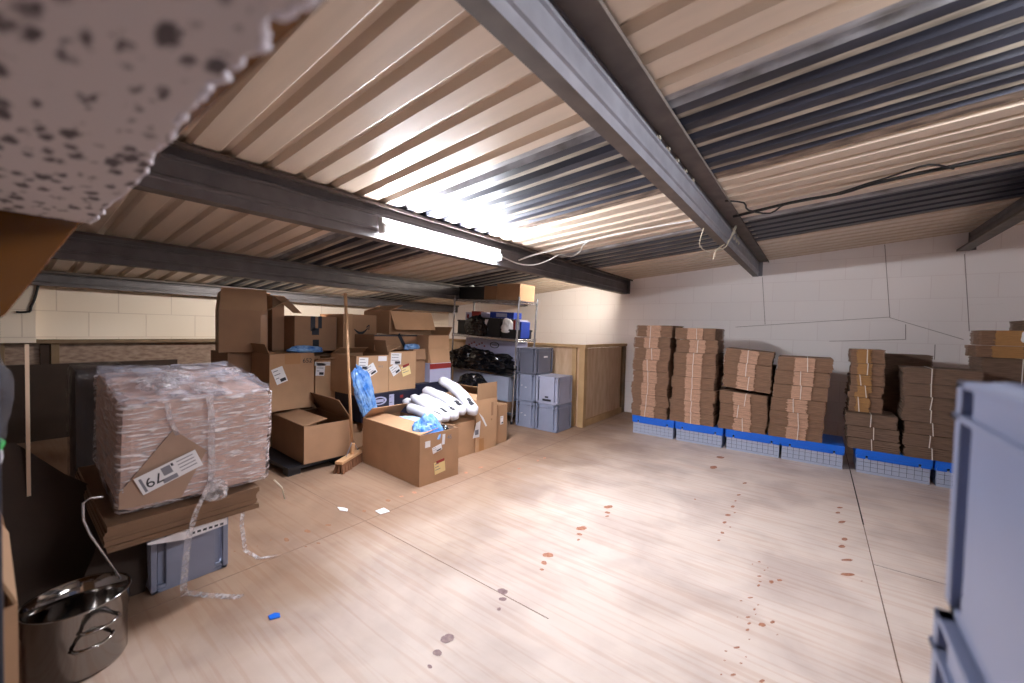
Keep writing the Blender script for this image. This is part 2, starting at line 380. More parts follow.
LAMP=370
EXPO=0
STAINS=[(-1.14, 2.685, 0.0259, 0.022, 0.0134, -0.0306, 0), (-1.108, 2.596, 0.0162, 0.0136, 0.0085, -0.0192, 0), (-1.085, 2.544, 0.0106, 0.0089, 0.0061, -0.0138, 0), (-1.142, 2.281, 0.0263, 0.022, 0.0159, -0.0307, 0), (-1.117, 2.205, 0.0144, 0.012, 0.0086, -0.0163, 0), (-1.091, 2.144, 0.0093, 0.0078, 0.0055, -0.0103, 0), (-1.145, 1.887, 0.0245, 0.0203, 0.0166, -0.0265, 0), (-1.121, 1.811, 0.0153, 0.0127, 0.01, -0.0156, 0), (-1.098, 1.752, 0.0095, 0.0078, 0.0064, -0.0098, 0), (-2.085, 2.9, 0.0137, 0.0119, 0.0153, -0.0209, 0), (-2.08, 3.197, 0.0121, 0.0107, 0.0135, -0.0204, 0), (-2.075, 3.308, 0.0124, 0.0109, 0.0138, -0.0216, 0), (-2.366, 2.701, 0.0204, 0.0178, 0.0145, -0.0163, 0), (-2.372, 2.517, 0.0152, 0.0132, 0.0167, -0.0175, 0), (-2.376, 1.96, 0.0171, 0.0146, 0.017, -0.0139, 0), (-2.391, 1.852, 0.013, 0.0111, 0.012, -0.0091, 0), (-1.147, 1.487, 0.0235, 0.0192, 0.0158, -0.0198, 1), (-1.112, 1.445, 0.0144, 0.0118, 0.0114, -0.0143, 1), (-1.084, 1.381, 0.0093, 0.0076, 0.0067, -0.0083, 1), (-1.139, 1.119, 0.022, 0.0178, 0.0201, -0.0192, 1), (-1.117, 1.045, 0.013, 0.0105, 0.0154, -0.014, 1), (-1.09, 0.984, 0.0077, 0.0062, 0.0078, -0.0068, 1), (-0.207, 2.577, 0.0082, 0.0068, 0.0008, -0.008, 0), (-0.234, 2.526, 0.004, 0.0033, 0.0006, -0.0057, 0), (-0.164, 2.539, 0.004, 0.0033, 0.0005, -0.0056, 0), (-0.176, 2.502, 0.0049, 0.0041, 0.0006, -0.0069, 0), (-0.192, 2.423, 0.0096, 0.0079, 0.0009, -0.0094, 0), (-0.106, 2.451, 0.0105, 0.0086, 0.0009, -0.0152, 0), (-0.138, 2.406, 0.0123, 0.01, 0.0012, -0.016, 0), (-0.186, 2.33, 0.0083, 0.0068, 0.0011, -0.0109, 0), (-0.184, 2.372, 0.0066, 0.0054, 0.0007, -0.0068, 0), (-0.206, 2.196, 0.0106, 0.0086, 0.0009, -0.0078, 0), (-0.238, 2.142, 0.0048, 0.0039, 0.0008, -0.0057, 0), (-0.171, 2.16, 0.0047, 0.0039, 0.0006, -0.0057, 0), (-0.181, 2.114, 0.0059, 0.0048, 0.001, -0.009, 0), (-0.197, 2.037, 0.009, 0.0073, 0.001, -0.0085, 0), (-0.108, 2.071, 0.0106, 0.0086, 0.0009, -0.0118, 0), (-0.142, 2.023, 0.0137, 0.0111, 0.0015, -0.0163, 0), (-0.188, 1.996, 0.0072, 0.0059, 0.0011, -0.0097, 0), (-0.188, 1.948, 0.0079, 0.0064, 0.001, -0.0085, 0), (-0.175, 1.891, 0.0038, 0.0031, 0.0005, -0.004, 0), (-0.209, 1.809, 0.0104, 0.0084, 0.0012, -0.0088, 0), (-0.24, 1.761, 0.0051, 0.0041, 0.0008, -0.005, 0), (-0.173, 1.779, 0.004, 0.0032, 0.0005, -0.0039, 0), (-0.184, 1.732, 0.0049, 0.004, 0.0007, -0.0056, 0), (-0.199, 1.655, 0.0089, 0.0071, 0.0012, -0.008, 0), (-0.234, 1.628, 0.0041, 0.0033, 0.0006, -0.0037, 0), (-0.236, 1.707, 0.0036, 0.0029, 0.0006, -0.0034, 0), (-0.112, 1.691, 0.0087, 0.007, 0.0009, -0.0092, 0), (0.164, 3.09, 0.0224, 0.0186, -0.0008, -0.0207, 0), (0.181, 2.921, 0.0274, 0.0226, -0.001, -0.0214, 0), (0.175, 2.743, 0.0346, 0.0284, -0.0011, -0.0229, 0), (0.229, 2.716, 0.0043, 0.0036, -0.0004, -0.0065, 0), (-0.234, 2.007, 0.0033, 0.0027, 0.0005, -0.0037, 0), (-0.172, 2.08, 0.0033, 0.0027, 0.0004, -0.0039, 0), (-0.086, 1.996, 0.0039, 0.0031, 0.0003, -0.0043, 0), (-0.428, 2.687, 0.0078, 0.0065, 0.0021, -0.0117, 0), (-0.439, 3.871, 0.0156, 0.0134, 0.0033, -0.0262, 0), (-0.44, 3.555, 0.0124, 0.0106, 0.003, -0.0223, 0), (-0.442, 3.282, 0.0154, 0.013, 0.0033, -0.0223, 0), (-0.444, 3.107, 0.0201, 0.017, 0.0032, -0.0202, 0), (-0.443, 2.97, 0.0141, 0.0118, 0.003, -0.0185, 0), (-0.429, 2.804, 0.0117, 0.0097, 0.0028, -0.0166, 0), (-0.442, 3.408, 0.008, 0.0068, 0.0022, -0.0151, 0), (0.178, 3.784, 0.0177, 0.015, -0.0008, -0.0223, 0), (0.164, 3.667, 0.0191, 0.0161, -0.0007, -0.021, 0), (0.18, 3.499, 0.0254, 0.0213, -0.001, -0.0253, 0), (0.182, 3.213, 0.02, 0.0166, -0.001, -0.0239, 0), (-0.727, 4.132, 0.037, 0.0323, 0.0096, -0.0515, 0), (-0.737, 4.518, 0.032, 0.0283, 0.0085, -0.0489, 0), (-0.687, 3.239, 0.0079, 0.0068, 0.0033, -0.0144, 0), (-0.414, 3.179, 0.0065, 0.0055, 0.0017, -0.0115, 0), (-0.402, 2.921, 0.006, 0.005, 0.0015, -0.0098, 0), (-2.407, 1.176, 0.0159, 0.0133, 0.0227, -0.011, 2), (-2.402, 1.053, 0.0145, 0.0121, 0.0237, -0.0103, 2), (-2.4, 0.865, 0.0143, 0.0118, 0.024, -0.0086, 2), (-2.467, 0.994, 0.0053, 0.0044, 0.0078, -0.0031, 2), (-2.386, 1.293, 0.0148, 0.0124, 0.0148, -0.008, 2), (-2.405, 1.748, 0.0142, 0.0121, 0.022, -0.0158, 2), (-2.49, 0.821, 0.0043, 0.0036, 0.0064, -0.0021, 2), (-2.454, 0.92, 0.0037, 0.0031, 0.0054, -0.002, 2), (-2.226, 1.15, 0.0091, 0.0076, 0.0109, -0.0056, 2), (-2.244, 1.087, 0.006, 0.0049, 0.0079, -0.0038, 2), (-2.388, 1.544, 0.0133, 0.0113, 0.016, -0.0103, 2)]
# ------------------------------------------------------------------ the room
def roofz(x): return 2.06 + (x+2.3)*(0.0825 if x>-2.3 else 0.0906)
XL, XR, YF, YB = -6.34, 4.2, -2.6, 6.08
mb=MB(); mb.box(XL-0.2,XR+0.2,YF-0.2,YB+0.2,-0.1,0,'floor'); floor=struct(mb.build('floor'))
mb=MB(); W=0.0022
for x in (-2.262,0.293,2.85): mb.box(x-W,x+W,YF,YB,-0.001,0.0008,'seam')
mb.box(XL,-0.88,1.4685,1.4725,-0.001,0.0008,'seam'); mb.box(0.293,XR,2.96,2.963,-0.001,0.0008,'seam')
struct(mb.build('joint',floor))
# the gap opens beside the crates
mb=MB(); mb.box(0.2895,0.2975,3.55,4.95,-0.001,0.001,'dark'); struct(mb.build('joint',floor))
M['stain0']=mat('rust_stain',(190,136,108),0.6,rgb2=(152,92,68),scale=60)
M['stain1']=mat('dark_print',(150,122,118),0.6,rgb2=(116,86,88),scale=60)
M['stain2']=mat('soil_spot',(150,104,74),0.7,rgb2=(128,84,58),scale=60)
mb=MB()
for (cx,cy,ax,ay,bx,by,kd) in STAINS:
    n=14; ph=rnd.uniform(0,6); vs=[]
    big = abs(ax)+abs(ay)>0.03
    for i in range(n):
        t=2*PI*i/n; r=1+0.16*math.sin(2*t+ph)+rnd.uniform(-0.13,0.13)
        vs.append((cx+(ax*math.cos(t)+bx*math.sin(t))*r*0.86, cy+(ay*math.cos(t)+by*math.sin(t))*r*0.86, 0.0012))
    mb.add(vs,[tuple(range(n))],'stain%d'%kd)
struct(mb.build('stain',floor))

mb=MB(); mb.prism([(YF,-0.1),(YB+0.15,-0.1),(YB+0.15,roofz(XL)+0.06),(YF,roofz(XL)+0.06)],0,XL-0.2,XL,'wall_l')
struct(mb.build('wall_left'))
mb=MB(); mb.box(XL,XL+0.13,YF,0.325,1.0,roofz(XL),'wall_l'); struct(mb.build('trim_1'))
mb=MB(); mb.prism([(XL-0.2,-0.1),(XR+0.2,-0.1),(XR+0.2,roofz(XR+.2)+0.05),(-2.3,roofz(-2.3)+0.05),(XL-0.2,roofz(XL-.2)+0.05)],1,YB,YB+0.15,'wall_b')
wb=struct(mb.build('wall_back'))
mb=MB()
CR=[[(-0.872,1.349),(0.633,1.484)],[(0.56,2.29),(0.633,1.477)],[(0.633,1.477),(1.196,1.254)],[(-0.59,1.992),(-0.538,1.388)],[(1.168,2.128),(1.232,1.341)],[(1.217,1.607),(1.439,1.617)],[(0.762,1.404),(0.768,1.24)],[(0.118,1.197),(0.768,1.24)],[(0.994,1.194),(0.996,1.035)]]
for (a,b) in CR:
    mb.ribbon([(a[0],YB-0.0006,a[1]),(b[0],YB-0.0006,b[1])],(0.0035*(0 if abs(a[0]-b[0])>0.3 else 1),0,0.003*(1 if abs(a[0]-b[0])>0.3 else 0)),'wallcrack',0.001)
struct(mb.build('joint',wb))
mb=MB(); mb.prism([(XL-.2,-0.1),(XR+.2,-0.1),(XR+.2,roofz(XR+.2)+0.05),(-2.3,roofz(-2.3)+0.05),(XL-.2,roofz(XL-.2)+0.05)],1,YF-0.15,YF,'wall_b'); struct(mb.build('wall_front'))
mb=MB(); mb.box(XR,XR+0.2,YF,YB,-0.1,roofz(XR+.2)+0.05,'wall_b'); struct(mb.build('wall_right'))

# corrugated roof sheet
mb=MB(); X0,X1=XL-0.25,XR+0.25; P=0.1717; Y0=0.866-21*P
prof=[]
segs=[]  # (y0,dz0,y1,dz1,kind)
k=0; y=Y0
while y<YB+0.2:
    segs += [(y-0.006,0,y-0.0025,0.0007,'s'),(y-0.0025,0.0007,y-0.0002,0.0026,'s'),(y-0.0002,0.0026,y+0.016,0.032,'s'),(y+0.016,0.032,y+0.048,0.032,'t'),(y+0.048,0.032,y+0.064,0,'s'),(y+0.064,0,y+0.126,0,'p'),(y+0.126,0,y+P-0.006,0,'q')]
    y+=P
def kind(ym, sg):
    for (a,b) in ((1.675,2.735),(3.79,4.80),(-1.6,-0.6)):
        if a<ym<b:
            if ym<a+0.14: return 'rooflap'
            if ym>b-0.06: return 'rust'
            if sg=='q' and not (a>3 and ym>0 and False): return 'roofdirty'
            return 'roofdark'
    return 'roof'
NX=24
for (ya,da,yb,db,sg) in segs:
    kk=kind((ya+yb)/2,sg)
    vs=[]; fs=[]
    for i in range(NX+1):
        x=(X0+(-2.3-X0)*i/9) if i<=9 else (-2.3+(X1+2.3)*(i-9)/(NX-9))
        vs+= [(x,ya,roofz(x)+da),(x,yb,roofz(x)+db)]
    for i in range(NX): fs.append((2*i,2*i+2,2*i+3,2*i+1))
    if sg=='q' and kk=='roofdirty' and ya>3:
        j=9+int(round((NX-9)*(-0.6+2.3)/(X1+2.3))); mb.add(vs,fs[:j],kk); mb.add(vs,fs[j:],'roofdark')
    else: mb.add(vs,fs,kk)
o=mb.build('ceiling'); struct(o)
sm=o.modifiers.new('Solidify','SOLIDIFY'); sm.thickness=0.0015; sm.offset=1

# ------------------------------------------------------------------ purlins
def offset_poly(pts,t):
    L=[];Rr=[]
    for i,p in enumerate(pts):
        a=Vector(pts[max(i-1,0)]);b=Vector(pts[min(i+1,len(pts)-1)]); d=(b-a); d.normalize(); n=Vector((-d.y,d.x))*t
        q=Vector(p); L.append(q+n); Rr.append(q-n)
    return [tuple(p) for p in L+Rr[::-1]]
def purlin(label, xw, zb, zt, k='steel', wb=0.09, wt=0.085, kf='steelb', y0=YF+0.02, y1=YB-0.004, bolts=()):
    root=thing('steel_purlin',label,'roof beam',(xw,y1,zb),group=None)
    h=zt-zb; t=0.0022; Lb=-(y1-y0)
    pts=[(-wb,0.02),(-wb,t),(0,t),(0,h*0.22),(0.010,h*0.25),(0.010,h*0.31),(0,h*0.34),(0,h*0.70),(0.010,h*0.73),(0.010,h*0.78),(0,h*0.81),(0,h-t),(wt,h-t),(wt,h-0.02)]
    mb=MB(); poly=offset_poly(pts,t/2*1.6)
    n=len(pts)
    # strip quads so that the concave section has clean faces
    for i in range(n-1):
        a=Vector(poly[i]);b=Vector(poly[i+1]);c=Vector(poly[2*n-2-i]);d=Vector(poly[2*n-1-i])
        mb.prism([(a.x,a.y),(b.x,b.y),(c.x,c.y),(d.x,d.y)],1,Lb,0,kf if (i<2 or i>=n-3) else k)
    mb.build('section',root)
    mb=MB(); mb.box(-0.012,0.045,-0.008,0,h*0.02,h*0.98,k); mb.build('end_plate',root)
    for (yy,zz) in bolts:
        b=MB(); b.tube([(0.002,yy-y1,h*zz),(0.016,yy-y1,h*zz)],0.012,'bolt',6); b.tube([(0.002,yy-y1,h*zz),(0.006,yy-y1,h*zz)],0.02,'bolt',12)
        b.build('bolt',root)
    return root
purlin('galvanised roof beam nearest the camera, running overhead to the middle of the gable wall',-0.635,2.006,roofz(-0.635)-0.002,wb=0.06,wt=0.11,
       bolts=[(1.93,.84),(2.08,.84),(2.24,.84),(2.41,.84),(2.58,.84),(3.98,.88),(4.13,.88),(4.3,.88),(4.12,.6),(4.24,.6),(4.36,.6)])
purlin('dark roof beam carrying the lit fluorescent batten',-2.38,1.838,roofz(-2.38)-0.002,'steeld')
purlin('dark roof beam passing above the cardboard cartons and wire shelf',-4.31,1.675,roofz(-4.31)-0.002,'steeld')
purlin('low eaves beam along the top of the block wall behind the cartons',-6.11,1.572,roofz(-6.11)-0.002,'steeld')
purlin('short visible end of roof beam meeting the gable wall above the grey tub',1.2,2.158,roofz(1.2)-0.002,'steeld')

# ------------------------------------------------------------------ light batten
def batten(label, x, y, z, face, mt, k, c=(0.92,0.94,1.0,1)):
    M[mt]=emat(mt,c,k)
    root=thing('fluorescent_batten',label,'lamp',(x,y,z))
    if face<0: root.rotation_euler=(0,0,PI)
    mb=MB(); mb.box(0,0.045,-0.63,0.63,0.022,0.075,'lampbody'); mb.build('housing',root,bevel=0.004)
    mb=MB(); mb.tube([(0.04,-0.60,0.0),(0.04,0.60,0.0)],0.030,mt,16); mb.build('tube',root)
    for s in (-1,1):
        mb=MB(); mb.box(0.006,0.066,s*0.615-0.014,s*0.615+0.014,-0.03,0.03,'lampbody'); mb.build('lamp_holder',root,bevel=0.003)
M['lampbody']=mat('lamp_body',(230,230,232),0.4)
batten('lit white fluorescent batten mounted on the side of a dark roof beam in view',-2.372,2.24,1.90,1,'lit_tube',LAMP)
batten('fluorescent batten behind the beam above the cartons, lighting the block wall',-4.33,2.6,1.80,-1,'lit_tube_wall',LAMP*0.42,(1.0,0.94,0.88,1))
batten('added unseen fluorescent batten on the far side of the middle beam, lighting the corner',-2.40,4.95,1.93,-1,'added_tube_corner',LAMP*0.32,(1.0,0.92,0.80,1))  # unseen lamp added to brighten the corner wall
batten('fluorescent batten on the right hand beam, outside the picture',1.185,1.75,2.25,-1,'lit_tube_side',LAMP*0.55)
# ------------------------------------------------------------------ cables
def cable(name,label,cat,pts,r,k,sub=3):
    P=[Vector(p) for p in pts]; out=[]
    for i in range(len(P)-1):
        p0=P[max(i-1,0)];p1=P[i];p2=P[i+1];p3=P[min(i+2,len(P)-1)]
        for j in range(sub):
            t=j/sub; out.append(0.5*((2*p1)+(p2-p0)*t+(2*p0-5*p1+4*p2-p3)*t*t+(3*p1-p0-3*p2+p3)*t**3))
    out.append(P[-1]); mb=MB(); mb.tube(out,r,k,6); o=mb.build(name,smooth=True); return tag(o,label,cat)
cable('power_cable','black cable running straight under the cream ceiling right of the near beam','cable',
 [(-0.56,3.58,2.175),(-0.187,3.52,2.205),(0.093,3.535,2.225),(0.224,3.46,2.232),(0.437,3.44,2.25),(0.757,3.436,2.273),(1.3,3.45,2.31),(2.6,3.5,2.40)],0.011,'cable')
cable('power_cable','thin black looping cable tangled with the straight ceiling cable','cable',
 [(-0.55,3.167,2.187),(-0.45,3.275,2.185),(-0.444,3.47,2.18),(-0.321,3.66,2.185),(-0.206,3.50,2.20),(0.021,3.495,2.21),(0.224,3.43,2.235),(0.342,3.387,2.248),(0.475,3.312,2.256),(0.602,3.465,2.255)],0.006,'cable')
cable('power_cable','white looping flex at the end of the lit batten','cable',
 [(-2.36,2.87,1.93),(-2.31,3.1,1.88),(-2.22,3.25,1.88),(-2.12,3.35,1.93),(-2.03,3.42,1.99),(-2.02,3.62,2.0),(-1.9,3.58,2.03),(-1.689,3.352,2.07),(-1.208,3.32,2.105),(-0.68,3.3,2.12)],0.006,'wcable')
cable('cable_conduit','straight white conduit crossing the ceiling beside the lit batten','conduit',
 [(-2.37,3.2,1.93),(-2.24,3.3,1.99),(-2.0,3.42,2.05),(-1.674,3.342,2.075)],0.009,'wcable')
cable('string','pale loose string hanging in a loop from the near roof beam','string',
 [(-0.66,3.11,2.04),(-0.72,3.219,1.921),(-0.72,3.372,1.896),(-0.72,3.658,1.93),(-0.62,3.83,2.05),(-0.58,3.9,2.18)],0.004,'jute')
cable('string','frayed pale string end dangling straight down from the near roof beam','string',
 [(-0.585,3.86,2.17),(-0.64,3.8,1.99),(-0.7,3.72,1.95),(-0.715,3.69,1.87)],0.005,'jute')
cable('power_cable','short black cable hanging down the white block wall','cable',
 [(-6.2,0.345,1.6),(-6.2,0.34,1.57),(-6.2,0.32,1.448),(-6.2,0.294,1.359),(-6.2,0.282,1.308),(-6.2,0.2,1.302)],0.010,'cable')
# ------------------------------------------------------------------ blue-lidded crates
def make_crate(label,x0,x1,y0=4.89,y1=5.39,first=None):
    lx,ly=x1-x0,y1-y0
    if first:
        c=copy_tree(first); c.location=((x0+x1)/2,(y0+y1)/2,0); c['label']=label; return c
    root=thing('folding_crate',label,'crate',((x0+x1)/2,(y0+y1)/2,0),group='blue lidded crates under the flat cartons')
    a,b=lx/2-0.012,ly/2-0.012
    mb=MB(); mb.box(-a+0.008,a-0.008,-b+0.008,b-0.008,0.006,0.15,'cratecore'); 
    mb.box(-a,a,-b,b,0,0.022,'crate')
    rows,cols=3,10
    for side in range(4):
        n=cols; L=2*a if side%2==0 else 2*b
        T=Matrix.Rotation(side*PI/2,4,'Z'); D=b if side%2==0 else a
        for r in range(rows):
            z0=0.026+r*0.040; sh=0.0
            for c in range(-1,n):
                u0=max(-L/2,-L/2+(c+sh)*L/n+0.002); u1=min(L/2,-L/2+(c+sh+1)*L/n-0.002)
                if u1-u0<0.008: continue
                mb.box(u0,u1,-D,-D+0.008,z0,z0+0.036,'crate',T)
    mb.build('body',root)
    mb=MB(); z=0.135; a2,b2=lx/2,ly/2
    mb.box(-a2,a2,-b2,b2,z+0.03,0.22,'blue')
    for s in (-1,1):
        for (u0,u1) in ((-0.97,-0.72),(-0.66,0.66),(0.72,0.97)):
            mb.box(u0*a2,u1*a2,s*b2-(0.006 if s>0 else 0),s*b2+(0.006 if s<0 else 0),z,z+0.03,'blue')
            mb.box(s*a2-(0.006 if s>0 else 0),s*a2+(0.006 if s<0 else 0),u0*b2,u1*b2,z,z+0.03,'blue')
    mb.build('lid',root,bevel=0.004)
    mb=MB(); mb.box(-0.11,0.11,-b2-0.004,-b2+0.002,z+0.045,z+0.06,'blue'); mb.box(-0.004,0.004,-b2,b2,0.2195,0.2203,'navy'); mb.build('hinge',root)
    return root
cr=make_crate('leftmost grey crate with blue lid, under the flat cartons nearest the timber boxing',-1.80,-1.297)
make_crate('second blue lidded crate from the timber boxing, under tall stack of flat cartons',-1.283,-0.78,first=cr)
make_crate('third blue lidded crate from the timber boxing, under the leaning stack',-0.757,-0.254,first=cr)
make_crate('fourth blue lidded crate from the timber boxing, its lid corner left bare',-0.265+0.02,0.237,first=cr)
make_crate('fifth blue lidded crate, right of the dark gap, under two stacks',0.325,0.828,first=cr)
make_crate('rightmost blue lidded crate, partly hidden by the grey tub',0.842,1.345,first=cr)
def bundle_mesh(name, Wd, D, H, tab, kt, seed, root):
    r=random.Random(seed); n=max(4,int(H/0.0085)); th=H/n
    mb=MB(); mt=mb.mi(kt)
    jx=0;jy=0
    for i in range(n):
        if r.random()<0.18: jx=r.uniform(-0.007,0.007); jy=r.uniform(-0.006,0.006)
        x=jx+r.uniform(-0.005,0.005); y=jy+r.uniform(-0.004,0.004)
        g=th*0.22
        if tab:
            t0,t1=tab; tj=r.uniform(-0.005,0.005)
            poly=[(-Wd/2+x,y),(t0+x+tj,y),(t0+x+tj,y-0.014),(t1+x+tj,y-0.014),(t1+x+tj,y),(Wd/2+x,y),(Wd/2+x,D+y),(-Wd/2+x,D+y)]
        else:
            poly=[(-Wd/2+x,y),(Wd/2+x,y),(Wd/2+x,D+y),(-Wd/2+x,D+y)]
        f0=len(mb.f); mb.prism(poly,2,i*th,(i+1)*th-g,'card_bd' if tab else 'card_bp')
        if tab:
            for q in (1,2,3): mb.m[f0+2+q]=mt
        # soft core keeps the gaps between sheets from showing through
    mb.box(-Wd/2+0.015,Wd/2-0.015,0.012,D-0.012,0.001,H-0.001,'card_bd' if tab else 'card_bp')
    mb.build('sheets',root)
    return n
def bundle(label, xc, y, z, Wd, D, H, tab=None, kt='card_tab', strap=None, tilt=0.0, rz=0.0, group='tied bundles of flat cartons', seed=0):
    root=thing('carton_bundle',label,'cardboard bundle',(xc,y,z),group=group,rot=(0,R(tilt),R(rz)))
    bundle_mesh('sheets',Wd,D,H-0.002,tab,kt,seed,root)
    if strap is not None:
        mb=MB(); w=0.0032; f=-0.030 if tab else -0.016; tp=H+0.0005; sl=rnd.uniform(-0.012,0.012)
        mb.add([(strap-w+sl,f,0.0),(strap+w+sl,f,0.0),(strap+w,f,tp),(strap-w,f,tp),(strap-w+sl,f+0.0025,0.0),(strap+w+sl,f+0.0025,0.0),(strap+w,f+0.0025,tp),(strap-w,f+0.0025,tp)],
               [(0,1,2,3),(7,6,5,4),(0,4,5,1),(3,2,6,7),(0,3,7,4),(1,5,6,2)],'string')
        mb.box(strap-w,strap+w,f,D+0.012,tp-0.0015,tp,'string')
        mb.build('string',root,label='white tying string')
    return root
def stack(desc, zs, xl, xr, tabc, tabw, D=0.47, y=4.885, kt='card_tab', tilts=None, rz0=0, seed=0, strapx=None, word='tan edged'):
    n=len(zs)-1; (xlt,xlb),(xrt,xrb)=xl,xr
    for i in range(n):
        zt,zb=zs[i],zs[i+1]; f=(i+0.5)/n
        dj=rnd.uniform(-.014,.014); a=xlt+(xlb-xlt)*f+dj; b=xrt+(xrb-xrt)*f+dj; xc=(a+b)/2; Wd=b-a
        tl=tilts[i] if tilts else rnd.uniform(-.3,.3)
        tab=None; st=strapx+rnd.uniform(-.012,.012)-xc if strapx is not None else None
        if tabc is not None:
            tc=tabc[0]+(tabc[1]-tabc[0])*f+dj+rnd.uniform(-.014,.014)-xc; tab=(tc-tabw/2,tc+tabw/2); st=tc+rnd.uniform(-.035,.035)
        where = 'top' if i==0 else ('bottom' if i==n-1 else ORD[i]+' from the top')
        lab = ('%s bundle %s %s'%(where if where in('top','bottom') else ORD[i], 'of' if where in ('top','bottom') else 'from the top of', desc))
        bundle('flat carton '+lab, xc, y+rnd.uniform(-.012,.012), zb+0.001, Wd, D, zt-zb-0.002, tab, kt, st, tl, rz0+rnd.uniform(-2.6,2.6), seed=seed*20+i)
B0=0.2212
stack('the tall stack nearest the timber boxing',[1.34,1.195,1.06,.92,.78,.64,.495,.36,B0],(-1.79,-1.81),(-1.365,-1.38),(-1.57,-1.60),0.165,seed=1)
stack('the second tall stack from the timber boxing',[1.315,1.18,1.03,.90,.755,.62,.48,.35,B0],(-1.31,-1.345),(-0.885,-0.87),(-1.095,-1.09),0.165,seed=2)
z3=[1.085,.945,.805,.665]
stack('the leaning stack, slipped upper half',[1.088,.948,.808,.668],(-0.80,-0.815),(-0.36,-0.375),(-0.585,-0.60),0.16,tilts=[4.6,4.6,4.6],seed=3)
stack('the leaning stack, lower half',[.632,.495,.36,B0],(-0.815,-0.835),(-0.375,-0.39),(-0.60,-0.61),0.16,tilts=[2.8,1.4,0.2],seed=4)
stack('the stack beside a bare blue lid corner',[1.04,.90,.76,.625,.49,.345,B0],(-0.325,-0.355),(0.115,0.085),(-0.10,-0.125),0.16,seed=5)
stack('the narrow stack right of the dark gap',[1.142,1.01,.90,.80,.69,.553],(0.262,0.275),(0.50,0.515),(0.355,0.385),0.10,D=0.28,y=5.0,kt='card_tab2',seed=6)
stack('the low plain stack under the narrow one',[.551,.435,.325,B0],(0.255,0.262),(0.605,0.615),None,0,D=0.38,seed=7,strapx=0.43)
stack('the wide plain stack beside the grey tub',[1.0,.865,.755,.645,.535,.425,.32,B0],(0.632,0.632),(1.095,1.095),None,0,D=0.37,seed=8,strapx=0.80)
bundle('large flat carton bundle half hidden between narrow and wide stacks',0.70,5.42,B0,0.36,0.3,0.875,seed=200)
make_crate('blue lidded crate hidden behind the wide stack, under the half hidden bundle',0.45,0.953,5.41,5.91,first=cr)
make_crate('blue lidded crate behind the grey tub, under the farthest bundles',1.36,1.863,5.02,5.52,first=cr)
bundle('big plain flat carton bundle under the two dark bundles above the grey tub',1.38,5.12,B0,0.52,0.36,0.885,strap=-0.04,seed=210)
bundle('thin dark flat carton bundle, lower of two on the big plain one',1.30,5.16,1.1085,0.42,0.32,0.1,tab=(-0.12,0.05),kt='card_tab2',seed=211)
bundle('dark flat carton bundle with tan middle, upper of two above the tub',1.305,5.15,1.2095,0.40,0.32,0.13,tab=(-0.11,0.08),kt='card_tab2',seed=212,rz=-3)
bundle('flat carton bundle at the right edge, highest of all',1.52,5.2,1.341,0.34,0.28,0.085,seed=213)
o=crumple('plastic_bag','black and white plastic scrap on the dark bundles by the right edge','bag',(1.37,5.125,1.24),(0.04,0.03,0.11),'paper',seed=3,sub=3)

# ------------------------------------------------------------------ plastic tubs
def tub(label, cx, cy, z, lx, ly, h, k, name='plastic_tub', group=None, hand=True, open_top=False, rz=0):
    root=thing(name,label,'plastic tub',(cx,cy,z),R(rz),group=group)
    a,b=lx/2,ly/2; i=0.028
    mb=MB(); t=0.006
    if open_top:
        for (x0,x1,y0,y1) in ((-a+i,-a+i+t,-b+i,b-i),(a-i-t,a-i,-b+i,b-i),(-a+i,a-i,-b+i,-b+i+t),(-a+i,a-i,b-i-t,b-i)): mb.box(x0,x1,y0,y1,0.004,h,k)
        mb.box(-a+i,a-i,-b+i,b-i,0.004,0.012,k)
    else: mb.box(-a+i,a-i,-b+i,b-i,0.004,h-0.004,k)
    mb.build('body',root,bevel=0.003)
    mb=MB()
    def band(z0,z1,p):
        for (x0,x1,y0,y1) in ((-a-p+.0,-a+i+.001,-b-p,b+p),(a-i-.001,a+p,-b-p,b+p),(-a-p,a+p,-b-p,-b+i+.001),(-a-p,a+p,b-i-.001,b+p)): mb.box(x0,x1,y0,y1,z0,z1,k)
    band(h-0.012,h-0.003,0.0); band(h-0.052,h-0.044,0.003)
    mb.build('rim',root,bevel=0.002)
    mb=MB(); band(0,0.014,-0.004); band(0.014,0.03,-0.009); mb.build('base_band',root,bevel=0.002)
    mb=MB()
    for sx in (-1,1):
        for sy in (-1,1):
            # corner flanges leave an upright recess beside each corner
            mb.box(*sorted((sx*a,sx*(a-0.022))),*sorted((sy*b,sy*(b-0.022))),0.012,h-0.006,k)
    w=0.055
    for sx in (-1,1): mb.box(*sorted((sx*(a-0.003),sx*(a-i-.002))),-b+w,b-w,0.014,h-0.006,k)
    for sy in (-1,1): mb.box(-a+w,a-w,*sorted((sy*(b-0.003),sy*(b-i-.002))),0.014,h-0.006,k)
    mb.build('side_panel',root,bevel=0.002)
    return root,(lx,ly,h)
tubs=['grey tub filling the right edge, open and topmost of its stack','grey tub second from the top of the stack at the right edge','grey tub third from the top of the right edge stack','grey tub at the foot of the right edge stack']
for i,l in enumerate(tubs): tub(l,0.145+0.2-0.009*i,0.755-0.31,1.202-(i+1)*0.3+0.0,0.40,0.62,0.2995,'tubr',group='stack of grey tubs at the right edge',open_top=(i==0))
G='grey lidded tubs by the timber boxing'
def greytub(label,x0,x1,z,k,h):
    r,d=tub(label,(x0+x1)/2,4.375,z,x1-x0,0.36,h,k,name='plastic_tub',group=G); return r,d
g1=greytub('lower left grey tub standing on the floor beside the chrome shelf',-3.09,-2.80,0.0,'tub',0.338)
g2=greytub('lower right grey tub on the floor against the timber boxing',-2.785,-2.47,0.0,'tub',0.338)
